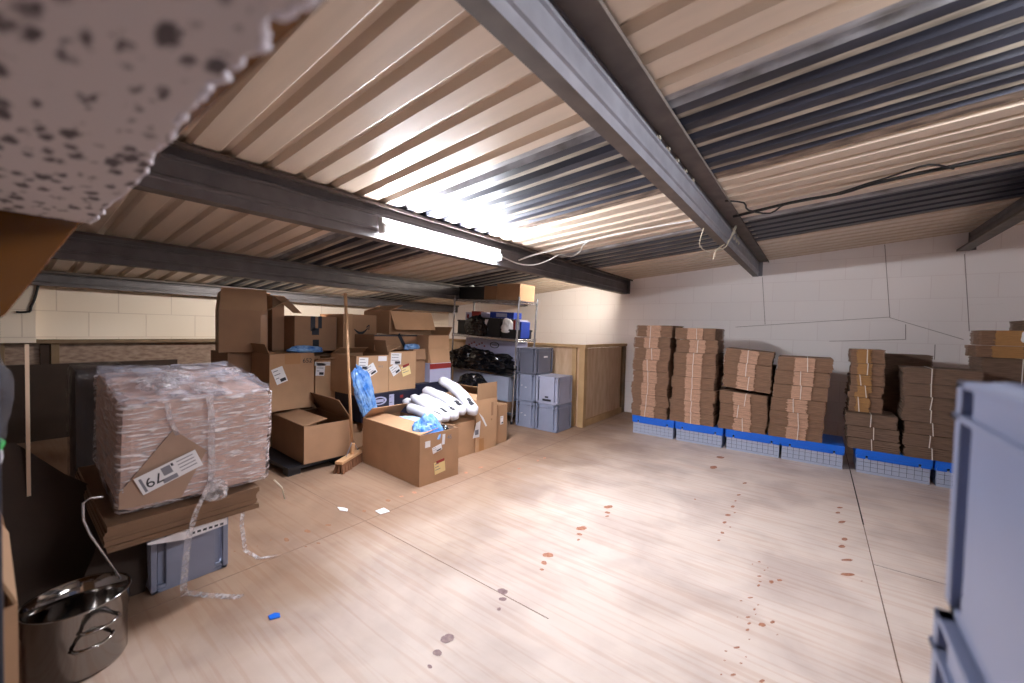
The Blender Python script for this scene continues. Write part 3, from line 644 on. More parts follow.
g3=greytub('middle left grey tub carrying the dark tub',-3.09,-2.80,0.339,'tub',0.342)
g4=greytub('upper right light grey tub with a black slot in its front',-2.785,-2.47,0.339,'tubl',0.342)
r,d=tub('dark grey tub on top of the left column of grey tubs',-2.94,4.39,0.682,0.30,0.40,0.335,'tubd',group=G)
sticker(r,d,'+x',0.22,0.22,0.09,0.02,0,'paper',0,'print','pale lettering on the tub',bar=False)
r,d=g4; T=face_T('-y',*d); mb=MB(); mb.box(0.10,0.22,0.035,0.06,-0.004,0.003,'ink',T); mb.box(0.135,0.18,0.075,0.095,-0.004,0.003,'ink',T); mb.build('slot',r,label='black slot')
for (r,d),(u,v) in ((g1,(0.14,0.15)),(g3,(0.14,0.17))):
    T=face_T('-y',*d); mb=MB(); mb.box(u-0.015,u+0.012,v-0.012,v-0.006,-0.001,0.003,'paper',T@Matrix.Rotation(0.3,4,'Z')); mb.box(u-0.004,u+0.018,v,v+0.008,-0.001,0.003,'paper',T); mb.build('sticker',r,label='torn white sticker remains')

# ------------------------------------------------------------------ timber boxing
root=thing('timber_partition','low plywood and timber boxing in the corner beside the grey tubs','partition',(-2.40,4.70,0))
mb=MB(); mb.box(-0.04,0.04,-0.04,0.04,0,1.03,'timber'); mb.build('corner_post',root,bevel=0.003)
mb=MB(); mb.box(-0.012,0.004,0.04,1.37,0.0,1.02,'osb'); mb.build('side_panel',root)
mb=MB(); mb.box(-0.04,0.035,1.26,1.372,0.0,1.03,'timberd'); mb.build('stud',root,bevel=0.003)
mb=MB(); mb.box(0.004,0.035,0.04,1.26,0.0,0.085,'timber'); mb.build('bottom_rail',root,bevel=0.003)
mb=MB(); mb.box(-0.045,0.05,-0.045,1.374,1.03,1.068,'timber'); mb.box(-3.88,-0.045,-0.045,0.05,1.03,1.068,'timber'); mb.build('capping',root,bevel=0.003)
mb=MB(); mb.box(-3.88,-0.04,-0.004,0.012,0.0,1.03,'osb'); mb.build('front_panel',root)
for x in (-0.115,-1.3,-2.5,-3.84):
    mb=MB(); mb.box(x-0.03,x+0.03,-0.036,-0.004,0.0,1.03,'timber'); mb.build('stud',root,bevel=0.003)
root=thing('timber_partition','low timber panelling along the foot of the white block wall','partition',(-6.338,2.4,0))
mb=MB(); mb.box(0,0.012,-2.4,2.2,0,0.99,'ospl'); mb.build('panel',root)
mb=MB(); mb.box(0.062,0.075,-2.4,-0.95,0.0,0.78,'card_dark'); mb.build('lower_shade_sheet',root,label='dark sheet standing in for shade low on the panelling')  # dark sheet paints in the shade over the lower panelling
mb=MB(); mb.box(0,0.10,-2.4,2.2,0.99,1.03,'timberd'); mb.build('capping',root,bevel=0.003)
for y in (-2.3,-1.945,0.2,1.4):
    mb=MB(); mb.box(0.012,0.06,y-0.03,y+0.03,0,0.99,'timberd'); mb.build('stud',root,bevel=0.003)
mb=MB(); mb.box(0.012,0.05,-2.045,-1.985,0,0.99,'dark'); mb.build('stud',root,label='dark strip standing in for the gap beside a stud')  # solid dark strip paints the shaded gap next to the stud
# ------------------------------------------------------------------ pile of cartons
PG='cardboard cartons in the pile'
# big open carton in front
r,d=carton('big open carton on the floor in front, blue bags inside',-3.27,-2.41,2.07,2.47,0.0,0.405,rz=-3.5,flaps=[('-y',0.19,8),('-x',0.17,38)],k='card')
sticker(r,d,'+x',0.075,0.325,0.05,0.05,0,'paper',0,label='torn white label',bar=False)
sticker(r,d,'+x',0.17,0.27,0.095,0.05,12,'paper',2,label='white barcode label')
sticker(r,d,'+x',0.235,0.335,0.028,0.085,-4,'paper',0,label='white label strip',bar=False)
sticker(r,d,'+x',0.20,0.115,0.11,0.10,6,'yellow',3,label='yellow note',bar=False)
sticker(r,d,'+x',0.205,0.163,0.085,0.022,6,'red',0,label='red band on the yellow note',bar=False,off=0.003)
vs,fs=text_mesh('45',0.05,'ink'); T=face_T('+x',*d)@Matrix.Translation((0.30,0.34,0.001))
mb=MB(); mb.add([T@v for v in vs],fs,'inkgrey'); mb.build('print',r,label='faint handwritten number')
crumple('blue_bag','bright blue plastic bag spilling over the near end of the big carton','bag',(-2.52,2.20,0.33),(0.10,0.11,0.20),'blueb',seed=1)
crumple('mailing_bag','pale blue mailer lying in the open big carton','bag',(-2.86,2.32,0.37),(0.20,0.10,0.07),'bluel',seed=2,amp=0.15)
crumple('mailing_bag','dark bag beside the blue one in the big open carton','bag',(-2.50,2.36,0.32),(0.06,0.05,0.10),'blackbag',seed=4,amp=0.15)
crumple('blue_bag','heap of bags filling the big carton below its rim','bag',(-2.84,2.27,0.012),(0.36,0.15,0.34),'bluel',seed=5,amp=0.12)
# right of it
r,d=carton('carton with a tall raised flap, white rolls leaning on it',-3.20,-2.69,2.985,3.31,0.0,0.525,flaps=[('+x',0.165,92),('-y',0.13,14),('+y',0.15,40)],k='card_l',rz=0)
tape_strip(r,d,'+x',0.05,0.125,0.0,0.13)
mb=MB(); T=face_T('+x',*d); mb.box(0.23,0.265,0.34,0.48,0,0.001,'card_b',T); mb.box(0.23,0.25,0.29,0.31,0,0.001,'card_b',T); mb.build('print',r,label='faint brown printed marks')
carton('low plain carton on the floor between the big carton and flap carton',-3.22,-2.70,2.48,2.975,0.0,0.335,closed=True,k='card')
r,d=carton('small carton standing behind the flap carton near the shelf',-3.1,-2.72,3.335,3.53,0.0,0.42,closed=True,k='card')
sticker(r,d,'+x',0.10,0.25,0.05,0.09,0,'paper',1,label='white label')
# white padded rolls
G='white padded rolls on the cartons'
def roll(label,a,b,ra,rb,bend=0.0,seed=0):
    a=Vector(a);b=Vector(b); pts=[];rs=[]; n=14
    for i in range(n+1):
        t=i/n; p=a.lerp(b,t); p.z+=math.sin(t*PI)*bend; p.y+=0.008*math.sin(5*t+seed)
        pts.append(p); e=min(1,math.sqrt(max(0,1-(1-min(t,1-t)*9)**2))) if min(t,1-t)*9<1 else 1
        rs.append((ra+(rb-ra)*t)*(0.35+0.65*e)*(1+0.05*math.sin(9*t+seed*2)+0.05*math.sin(23*t+seed)))
    mb=MB(); mb.tube(pts,rs,'white',16); o=mb.build('padded_roll',smooth=True)
    tag(o,label,'packing roll',G)
    m2=MB(); dv=(b-a).normalized(); q=a.lerp(b,0.86)+Vector((0.012,-0.02,0.0))
    for k in range(2):
        c=a.lerp(b,0.80+0.07*k); c.z+=math.sin((0.80+0.07*k)*PI)*bend; rr=ra+(rb-ra)*0.85
        T=Matrix.Translation(c)@dv.to_track_quat('X','Z').to_matrix().to_4x4()@Matrix.Rotation(R(-32+10*seed),4,'X')
        m2.box(-0.022,0.022,-0.02-0.006*k,0.012,rr*0.9,rr*1.03,'ink',T)
    p=m2.build('print',o,label='dark printed mark'); return o
roll('white padded roll lying lowest, closest to the big carton',(-3.13,2.475,0.47),(-2.70,2.53,0.40),0.048,0.05,0.01,1)
roll('white padded roll with rounded end pointing up, second from big carton',(-3.17,2.55,0.565),(-2.70,2.61,0.395),0.042,0.056,0.01,2)
roll('white padded roll in the middle of the heap, third from big carton',(-3.17,2.66,0.545),(-2.68,2.70,0.40),0.05,0.06,0.02,3)
roll('white padded roll second from the flap carton, dark prints at its end',(-3.22,2.76,0.60),(-2.68,2.80,0.43),0.05,0.06,0.03,4)
roll('thickest white padded roll, highest, leaning against the flap carton',(-3.15,2.915,0.70),(-2.63,2.912,0.41),0.050,0.066,0.05,5)
roll('short white padded roll tucked under the others by the navy carton',(-3.30,2.56,0.50),(-2.90,2.74,0.42),0.042,0.045,0.0,6)
root=thing('paper_tag','white paper tag with barcode hanging on the flap carton','label',(-2.6895,3.0,0.40))
mb=MB(); mb.prism([(0.02,0.0),(0.13,-0.16),(0.15,-0.155),(0.09,-0.06)],0,0,0.003,'paper'); mb.build('strip',root)
mb=MB(); mb.prism([(-0.015,-0.10),(0.05,-0.085),(0.035,-0.25),(-0.06,-0.245)],0,0,0.002,'paper'); mb.box(0.002,0.003,-0.03,0.02,-0.22,-0.17,'inkgrey'); mb.build('tag',root)

# lower left
mb=MB(); root=thing('plastic_pallet','low black plastic pallet under the brown cartons','pallet',(-3.85,1.85,0))
mb.box(-0.8,0.47,-0.36,0.16,0.05,0.075,'blackpl')
for x in (-0.72,-0.1,0.40):
    for y in (-0.30,0.10): mb.box(x-0.05,x+0.05,y-0.05,y+0.05,0,0.05,'blackpl')
mb.build('deck',root)
r,d=carton('open brown carton low on the black pallet, flaps spread',-4.07,-3.36,1.63,2.05,0.078,0.395,flaps=[('-y',0.2,10),('-x',0.12,8),('+y',0.22,58)],k='card_b',rz=-3)
r,d=carton('square carton with torn label and handwritten number, facing the room',-4.40,-3.95,1.585,1.985,0.44,0.965,flaps=[('-x',0.17,0.5),('+x',0.2,0.5),('-y',0.10,112)],k='card',rz=-2)
sticker(r,d,'+x',0.085,0.33,0.10,0.15,20,'paper',3,label='torn white shipping label')
vs,fs=text_mesh('652',0.06,'ink'); T=face_T('+x',*d)@Matrix.Translation((0.335,0.455,0.001))
mb=MB(); mb.add([T@v for v in vs],fs,'ink'); mb.build('print',r,label='handwritten number')
tape_strip(r,d,'+x',0.13,0.27,0.43,0.525)
mb=MB(); root=thing('storage_crate','black crate holding up the square labelled carton','crate',(-4.18,1.80,0.078)); 
carton('plain carton hidden low behind the open brown carton',-4.62,-4.09,1.62,2.02,0.078,0.435,closed=True,k='card_b')
bpy.data.objects.remove(root)
r,d=carton('carton with two white labels between square carton and broom',-4.45,-3.97,2.005,2.30,0.47,0.90,flaps=[('+x',0.10,172,-0.04),('-x',0.14,20)],k='card_l')
sticker(r,d,'+x',0.05,0.33,0.09,0.13,-6,'paper',3,label='white shipping label')
sticker(r,d,'+x',0.07,0.385,0.16,0.04,-3,'paper',0,label='white label strip',bar=False)
carton('plain brown carton under the carton with two white labels',-4.60,-4.12,2.04,2.42,0.0,0.465,closed=True,k='card_b')
carton('dark brown carton lying low behind the broom head',-4.05,-3.55,2.075,2.5,0.0,0.29,flaps=[('-x',0.17,4)],k='card_b')
# labelled pair
r,d=carton('carton with three white labels and blue bag hanging on its front',-3.965,-3.5,2.16,2.525,0.575,0.955,flaps=[('-x',0.15,25),('+y',0.15,80)],k='card_l')
sticker(r,d,'+x',0.075,0.305,0.10,0.12,-4,'paper',3,label='white shipping label')
sticker(r,d,'+x',0.155,0.235,0.12,0.11,28,'paper',3,label='tilted white label')
sticker(r,d,'+x',0.29,0.345,0.10,0.05,-2,'paper',0,label='small white label',bar=False)
vs,fs=text_mesh('M12',0.03,'ink'); T=face_T('+x',*d)@Matrix.Translation((0.27,0.265,0.001)); mb=MB(); mb.add([T@v for v in vs],fs,'inkgrey'); mb.build('print',r,label='handwritten mark')
r,d=carton('carton with yellow note, right of the one with blue bag',-4.0,-3.5,2.53,2.875,0.577,0.985,flaps=[('-y',0.16,20),('-x',0.15,14)],k='card_l')
sticker(r,d,'+x',0.085,0.335,0.13,0.12,-3,'paper',3,label='white shipping label')
sticker(r,d,'+x',0.075,0.225,0.11,0.11,30,'paper',3,label='tilted white label')
sticker(r,d,'+x',0.215,0.205,0.11,0.11,14,'yellow',3,label='yellow note',bar=False)
sticker(r,d,'+x',0.212,0.258,0.085,0.024,14,'red',0,label='red band on the yellow note',bar=False,off=0.003)
carton('plain carton beside the yellow note carton, its side in view',-3.98,-3.56,2.885,3.06,0.62,1.0,flaps=[('+x',0.12,255)],k='card_b')
# navy printed carton below
r,d=carton('navy blue carton with white oval print, under the labelled cartons',-3.95,-3.47,2.20,2.88,0.31,0.572,closed=True,k='navy')
T=face_T('+x',*d); mb=MB(); n=28
for i in range(n):
    t0,t1=2*PI*i/n,2*PI*(i+1)/n
    vs=[(0.20+0.085*s*math.cos(t),0.19+0.042*s*math.sin(t),0.0012) for (s,t) in ((1,t0),(1,t1),(0.72,t1),(0.72,t0))]
    mb.add([T@Vector(v) for v in vs],[(0,1,2,3)],'lilac')
mb.box(0.15,0.25,0.175,0.205,0,0.0012,'lilac',T); mb.box(0.17,0.235,0.10,0.115,0,0.0012,'inkgrey',T)
mb.build('print',r,label='white oval emblem')
sticker(r,d,'+x',0.345,0.16,0.06,0.16,0,'lilac',2,label='pale printed panel',bar=False)
mb=MB(); mb.box(0.45,0.49,0.19,0.22,0,0.0012,'red',T); mb.build('print',r,label='red printed mark')
carton('plain carton on the floor under the navy printed one',-3.95,-3.5,2.52,2.885,0.0,0.305,closed=True,k='card_b')
crumple('blue_bag','blue plastic bag hanging down the front of the labelled carton','bag',(-3.455,2.30,0.40),(0.035,0.075,0.42),'blueb',seed=7,amp=0.4,fine=0.3,rot=(20,0,0))
# second tier
r,d=carton('carton with navy tape strips, behind the square carton',-4.72,-4.2,1.905,2.35,0.97,1.335,closed=True,k='card_b')
tape_strip(r,d,'+x',0.16,0.21,0.21,0.365,'tapedark','navy tape'); tape_strip(r,d,'+x',0.24,0.28,0.24,0.366,'tapedark','navy tape'); tape_strip(r,d,'+x',0.175,0.25,0.17,0.24,'tapedark','navy tape'); tape_strip(r,d,'+x',0.185,0.25,0.02,0.12,'tapedark','navy tape')
r,d=carton('closed carton with black curved arrow print, behind the broom handle',-4.6,-4.1,2.37,2.79,0.965,1.372,closed=True,k='card')
T=face_T('+x',*d); mb=MB(); n=18; top=[];bot=[]
for i in range(n+1):
    t=i/n; x=0.13+0.17*t; y=0.245-0.045*math.sin(PI*min(1,t*1.02))-0.0+0.012*t; w=0.009+0.014*math.sin(PI*t)
    top.append((x,y+w*0.4)); bot.append((x,y-w))
for i in range(n): mb.add([T@Vector((*q,0.0014)) for q in (bot[i],bot[i+1],top[i+1],top[i])],[(0,1,2,3)],'ink')
for q in ([(0.285,0.258),(0.322,0.292),(0.312,0.298),(0.278,0.270)],[(0.312,0.298),(0.322,0.292),(0.316,0.235),(0.306,0.240)]): mb.add([T@Vector((*p,0.0014)) for p in q],[(0,1,2,3)],'ink')
mb.build('print',r,label='black curved arrow print')
mb=MB(); mb.box(0.05,0.10,0.0,0.41,0.0,0.012,'card_l',T); mb.build('folded_edge',r)
crumple('blue_bag','small blue bag lying between square carton and taped carton','bag',(-4.1,1.97,0.966),(0.08,0.16,0.07),'blueb',seed=9,amp=0.2)
r,d=carton('tall open carton at the back, its flaps standing up under the beam',-4.75,-4.33,1.355,1.745,0.97,1.37,rz=-13,flaps=[('+x',0.20,96),('-y',0.17,84),('+y',0.24,148,-0.02),('-x',0.15,100)],k='card_b')
tape_strip(r,d,'+x',0.33,0.38,0.0,0.36,'tape')
carton('narrow upright carton between tall open carton and taped carton',-4.80,-4.42,1.785,1.90,0.97,1.535,flaps=[('+x',0.22,232,0.13),('-x',0.1,20)],k='card_b')
carton('carton hidden behind the square one, holding up the tall open carton',-4.9,-4.43,1.4,1.99,0.45,0.965,closed=True,k='card_b')
carton('carton lowest at the back behind the wrapped load',-5.2,-4.66,1.4,2.0,0.0,0.44,closed=True,k='card_b')
carton('plain carton at the back under the taped carton',-4.98,-4.47,2.03,2.75,0.47,0.96,closed=True,k='card_b')
# right of the tier
r,d=carton('long carton with its front flap hanging out, top right of pile',-4.35,-3.85,2.78,3.40,1.16,1.425,flaps=[('+x',0.235,246),('-x',0.2,10),('-y',0.2,20)],k='card')
mb=MB(); T=face_T('-y',*d); mb.box(0.12,0.17,0.0,0.16,0,0.002,'tapedark',T); mb.build('tape',r,label='navy tape')
r,d=carton('wide carton with strip of black tape, under the hanging flap carton',-4.09,-3.72,2.50,3.07,0.99,1.155,closed=True,k='card_b')
T=face_T('+x',*d); mb=MB(); mb.box(-0.02,0.02,-0.09,0.10,0,0.003,'tapedark',T@Matrix.Translation((0.36,0.09,0))@Matrix.Rotation(R(32),4,'Z')); mb.box(0.0,0.57,0.15,0.164,0,0.003,'tapedark',T); mb.build('tape',r,label='black tape')
crumple('blue_bag','blue scrap of film below the hanging flap carton','bag',(-3.66,2.95,0.99),(0.05,0.10,0.07),'blueb',seed=12,amp=0.2)
carton('carton hidden under the wide taped carton',-4.55,-4.03,2.8,3.3,0.0,0.985,closed=True,k='card_b')
carton('gaping carton topmost at the right end of the pile beside the shelf',-4.0,-3.53,3.08,3.40,0.997,1.155,flaps=[('+y',0.12,125)],k='card')
r,d=carton('carton with hanging front flap under the gaping one beside the shelf',-4.0,-3.53,3.08,3.41,0.84,0.995,flaps=[('+x',0.19,261),('-x',0.1,0)],k='card')
r,d=carton('white carton with red stripe, under the carton with hanging flap',-3.95,-3.50,3.08,3.41,0.62,0.835,closed=True,k='lilac')
T=face_T('+x',*d); mb=MB(); mb.box(0.0,0.33,0.15,0.21,0,0.001,'red',T); mb.build('print',r,label='red and grey print')
carton('dark navy carton under the white one with red stripe',-3.95,-3.5,2.89,3.45,0.0,0.617,closed=True,k='navy')

# ------------------------------------------------------------------ broom
root=thing('broom','wooden broom standing upright against the cartons, bristles on the floor','broom',(-3.27,1.99,0))
T=Matrix.Rotation(R(30),4,'Z')
mb=MB(); mb.box(-0.035,0.035,-0.225,0.225,0.075,0.105,'wood',T); mb.build('head',root,bevel=0.008)
mb=MB()
for i in range(19):
    for j in range(3):
        y=-0.21+0.42*i/18; x=-0.022+0.022*j; mb.tube([T@Vector((x,y,0.078)),T@Vector((x*1.6+rnd.uniform(-.006,.006),y*1.04+rnd.uniform(-.006,.006),0.0))],[0.010,0.013],'bristle',5)
mb.build('bristles',root,kind='stuff')
mb=MB(); mb.tube([(0,0.0,0.10),(-0.02,-0.03,0.80),(-0.05,-0.055,1.53)],0.0135,'wood',12); mb.build('handle',root,smooth=True)
mb=MB(); mb.tube([(0.0,0.0,0.10),(0.005,0.0,0.20)],0.018,'wood',12); mb.tube([T@Vector((0,-0.10,0.11)),(0,0,0.22)],0.004,'steel',6); mb.tube([T@Vector((0,0.10,0.11)),(0,0,0.22)],0.004,'steel',6); mb.build('socket',root)

# ------------------------------------------------------------------ chrome shelf
BEFORE=set(bpy.data.objects)
SX0,SX1,SY0,SY1=-4.23,-3.06,4.2,4.62
root=thing('wire_shelf','chrome wire shelving unit crowded with bags and boxes','shelf',((SX0+SX1)/2,(SY0+SY1)/2,0))
a,b=(SX1-SX0)/2,(SY1-SY0)/2
for sx in (-1,1):
    for sy in (-1,1):
        mb=MB(); mb.tube([(sx*a,sy*b,0.02),(sx*a,sy*b,1.665)],0.0125,'chrome',12); mb.tube([(sx*a,sy*b,0),(sx*a,sy*b,0.03)],0.017,'blackpl',10)
        mb.tube([(sx*a,sy*b,1.66),(sx*a,sy*b,1.672)],0.015,'chrome',12); mb.build('post',root,smooth=False)
SZ=[0.14,0.64,1.115,1.622]
for z in SZ:
    mb=MB()
    for sy in (-1,1):
        mb.tube([(-a,sy*b,z),(a,sy*b,z)],0.005,'chrome',6); mb.tube([(-a,sy*b,z-0.028),(a,sy*b,z-0.028)],0.005,'chrome',6)
        n=22
        for i in range(n): mb.tube([(-a+2*a*i/n,sy*b,z-0.028 if i%2 else z),(-a+2*a*(i+1)/n,sy*b,z if i%2 else z-0.028)],0.003,'chrome',4)
    mb.box(-a,a,-b-0.004,-b+0.001,z-0.024,z-0.004,'chrome')
    for sx in (-1,1):
        mb.tube([(sx*a,-b,z),(sx*a,b,z)],0.005,'chrome',6); mb.tube([(sx*a,-b,z-0.028),(sx*a,b,z-0.028)],0.005,'chrome',6)
        for sy in (-1,1): mb.tube([(sx*a,sy*b,z-0.035),(sx*a,sy*b,z+0.012)],0.019,'chrome',10)
    n=30
    for i in range(1,n): mb.tube([(-a+2*a*i/n,-b,z+0.004),(-a+2*a*i/n,b,z+0.004)],0.0022,'chrome',4)
    for q in (-0.33,0.33): mb.tube([(-a,q*b,z-0.002),(a,q*b,z-0.002)],0.004,'chrome',5)
    mb.build('shelf',root)
def sbox(name,label,cat,x0,x1,y0,y1,z0,z1,k,rz=0,group='things on the chrome shelf',prints=()):
    rt=thing(name,label,cat,((x0+x1)/2,(y0+y1)/2,z0),R(rz),group=group); lx,ly,h=x1-x0,y1-y0,z1-z0
    mb=MB(); mb.box(-lx/2,lx/2,-ly/2,ly/2,0,h,k); mb.build('body',rt,bevel=0.004)
    for (side,u,v,w,hh,kk) in prints:
        T=face_T(side,lx,ly,h); mb=MB(); mb.box(u*(lx if side[1]=='y' else ly)-w/2,u*(lx if side[1]=='y' else ly)+w/2,v*h-hh/2,v*h+hh/2,0,0.0015,kk,T); mb.build('print',rt)
    return rt
def bin_(name,label,cat,x0,x1,y0,y1,z0,z1,k,group='things on the chrome shelf'):
    rt=thing(name,label,cat,((x0+x1)/2,(y0+y1)/2,z0),group=group); lx,ly,h=x1-x0,y1-y0,z1-z0; t=0.006
    mb=MB(); mb.box(-lx/2,lx/2,-ly/2,ly/2,0,t,k)
    for q in ((-lx/2,-lx/2+t,-ly/2,ly/2),(lx/2-t,lx/2,-ly/2,ly/2),(-lx/2,lx/2,-ly/2,-ly/2+t),(-lx/2,lx/2,ly/2-t,ly/2)): mb.box(*q,0,h,k)
    mb.build('body',rt)
    mb=MB(); e=0.008
    for q in ((-lx/2-e,-lx/2,-ly/2-e,ly/2+e),(lx/2,lx/2+e,-ly/2-e,ly/2+e),(-lx/2-e,lx/2+e,-ly/2-e,-ly/2),(-lx/2-e,lx/2+e,ly/2,ly/2+e)): mb.box(*q,h-0.022,h,k)
    mb.build('rim',rt); return rt
ST=1.629
bin_('storage_bin','black bin with odds and ends on the top shelf','bin',-4.18,-3.70,4.24,4.56,ST,ST+0.175,'blackpl')
crumple('mailing_bag','pale crumpled packet sticking out of the black top shelf bin','bag',(-4.05,4.36,ST+0.10),(0.06,0.06,0.10),'paper',seed=21,sub=3)
crumple('mailing_bag','grey packet lying in the black top shelf bin','bag',(-3.86,4.38,ST+0.11),(0.11,0.08,0.085),'lilac',seed=22,sub=3)
carton('small carton left on the top shelf, two pale tape marks',-3.68,-3.46,4.22,4.52,ST,ST+0.185,closed=True,k='card_b',group='cartons on the top shelf')
carton('larger carton right on the top shelf above the chrome post',-3.455,-3.07,4.22,4.56,ST,ST+0.215,closed=True,k='card',group='cartons on the top shelf')
S2=1.1225
bin_('storage_bin','black bin draped in film, left on the middle shelf','bin',-4.16,-3.72,4.22,4.56,S2,S2+0.20,'blackpl')
crumple('bin_bag','black film bulging over the left bin on the middle shelf','bag',(-3.80,4.205,S2+0.001),(0.16,0.035,0.24),'blackbag',seed=23,amp=0.35,fine=0.3)
sbox('box','red box peeping out of the left bin, middle shelf','box',-4.02,-3.87,4.35,4.45,S2+0.008,S2+0.34,'red')
sbox('box','pale mottled box behind the red one, middle shelf','box',-4.13,-4.03,4.34,4.46,S2+0.008,S2+0.32,'lilac',prints=[('-y',0.5,0.8,0.04,0.06,'red')])
sbox('box','pale box right of the red one, middle shelf','box',-3.86,-3.75,4.38,4.48,S2+0.008,S2+0.33,'lilac')
bin_('storage_bin','black bin with white labels, centre of the middle shelf','bin',-3.70,-3.36,4.225,4.56,S2,S2+0.255,'blackpl')
r=[o for o in bpy.data.objects if o.get('label')=='black bin with white labels, centre of the middle shelf'][0]
sticker(r,(0.34,0.335,0.255),'-y',0.07,0.08,0.10,0.06,0,'inkgrey',1,label='grey label',bar=False); sticker(r,(0.34,0.335,0.255),'-y',0.08,0.20,0.05,0.09,-20,'paper',1,label='white label',bar=False)
sbox('box_file','blue box with white print on the centre bin','box',-3.62,-3.22,4.30,4.50,S2+0.257,S2+0.345,'bookblue',rz=3,prints=[('-y',0.5,0.5,0.18,0.05,'lilac')])
sbox('box_file','light blue flat box left of the blue one','box',-3.71,-3.63,4.30,4.50,S2+0.257,S2+0.315,'lilac')
bin_('storage_bin','low black tray at the right of the middle shelf','bin',-3.345,-3.08,4.225,4.56,S2,S2+0.12,'blackpl')
crumple('paper','crumpled white printed paper in the low black tray','paper',(-3.27,4.25,S2+0.07),(0.085,0.05,0.19),'paper',seed=25,sub=3)
for i,(x,k,hh,l) in enumerate(((-3.19,'red',0.24,'red spined book in the low black tray'),(-3.155,'lilac',0.25,'pale lilac book beside the red one'),(-3.12,'lilac',0.25,'second pale lilac book, beside the blue one'),(-3.085+0.0,'bookblue',0.23,'blue book at the right end of the middle shelf'))):
    sbox('book',l,'book',x-0.015,x+0.015,4.30,4.50,S2+0.007,S2+hh,k,group='books in the low tray')
S1=0.6475
r=sbox('box','pale grey box with oval emblem on the lower shelf','box',-4.12,-3.16,4.36,4.60,S1,S1+0.42,'lilac')
mb=MB(); T=face_T('-y',0.96,0.24,0.42); 
for i in range(24):
    t0,t1=2*PI*i/24,2*PI*(i+1)/24
    mb.add([T@Vector((0.56+0.085*s*math.cos(t),0.352+0.044*s*math.sin(t),0.0015)) for (s,t) in ((1,t0),(1,t1),(0.8,t1),(0.8,t0))],[(0,1,2,3)],'ink')
mb.box(0.51,0.61,0.343,0.36,0,0.0015,'inkgrey',T)
for q in range(7): mb.box(0.06+q*0.05,0.09+q*0.05,0.31+0.02*(q%3),0.33+0.02*(q%3),0,0.0015,'red',T)
mb.build('print',r,label='dark oval emblem and red marks')
crumple('bin_bag','large shiny black bag slumped on the lower shelf','bag',(-3.52,4.20,S1+0.03),(0.36,0.12,0.23),'blackbag',seed=31,amp=0.5,fine=0.3)
crumple('bin_bag','smaller black bag hanging over the left end of lower shelf','bag',(-3.98,4.18,S1+0.0),(0.20,0.11,0.27),'blackbag',seed=32,amp=0.5,fine=0.3)
crumple('mailing_bag','white packet at the right end of the lower shelf','bag',(-3.10,4.26,S1+0.03),(0.05,0.06,0.18),'lilac',seed=36,sub=3)
S0=0.1475
bin_('storage_tub','frosted clear tub under the black bags, right of pair','tub',-3.62,-3.14,4.20,4.58,S0+0.13,S0+0.46,'frost')
bin_('storage_tub','frosted clear tub under the black bags, left of pair','tub',-4.18,-3.66,4.20,4.58,S0+0.13,S0+0.46,'frost')
carton('brown carton on the bottom shelf under the right tub',-3.62,-3.14,4.21,4.57,S0,S0+0.125,closed=True,k='card_b',group='cartons on the bottom shelf')
carton('brown carton on the bottom shelf under the left tub',-4.18,-3.66,4.21,4.57,S0,S0+0.125,closed=True,k='card_b',group='cartons on the bottom shelf')
crumple('bin_bag','knotted black bag in front of the shelf behind the flap carton','bag',(-3.45,3.85,0.36),(0.22,0.18,0.28),'blackbag',seed=33,amp=0.25,fine=0.15)
carton('dark carton standing before the shelf under the knotted bag',-3.68,-3.2,3.62,4.05,0.0,0.355,closed=True,k='navy')

# the whole unit leans a little to the right, with everything on it
DXS=-0.10; LEAN=R(2.6); PIV=Vector((-3.17,0,0)); RM=Matrix.Rotation(LEAN,3,'Y')
for o in set(bpy.data.objects)-BEFORE:
    if o.parent is None:
        o.location.x+=DXS
        if o.location.y>4.1 :
            o.location=PIV+RM@(o.location-PIV)
            o.rotation_euler=(RM@o.rotation_euler.to_matrix()).to_euler()
# ------------------------------------------------------------------ wrapped load on the left
tl=4.0
tub_r,d=tub('grey tub on the floor under the wrapped load',-2.36-0.2,0.60,0.0,0.40,0.30,0.345,'tub')
sheet=thing('paper_sheet','white printed sheet sandwiched over the grey tub under the brown layer','paper',(-2.232,0.585,0.238))
mb=MB(); mb.prism([(-0.17,0.066),(0.12,0.085),(0.12,0.040),(-0.04,0.030),(-0.17,0.058)],0,0,0.002,'paper')
for q in range(6): mb.box(0.002,0.003,-0.02+q*0.022,-0.006+q*0.022,0.045,0.055,'ink')
mb.build('sheet',sheet)
root=thing('flat_carton_pad','thick pad of folded brown cardboard under the wrapped load','cardboard pad',(-2.56,0.56,0.352),rot=(0,R(tl),0))
mb=MB(); n=9
for i in range(n):
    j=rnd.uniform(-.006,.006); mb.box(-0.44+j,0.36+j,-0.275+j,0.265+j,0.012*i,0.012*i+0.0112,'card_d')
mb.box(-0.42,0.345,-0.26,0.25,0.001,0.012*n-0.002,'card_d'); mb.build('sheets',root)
L,Wd,Hh=0.66,0.55,0.46
root=thing('wrapped_carton','large carton wrapped in clear stretch film with label reading 79','wrapped box',(-2.545,0.605,0.497),rot=(0,R(7.0),R(-1)))
import bmesh
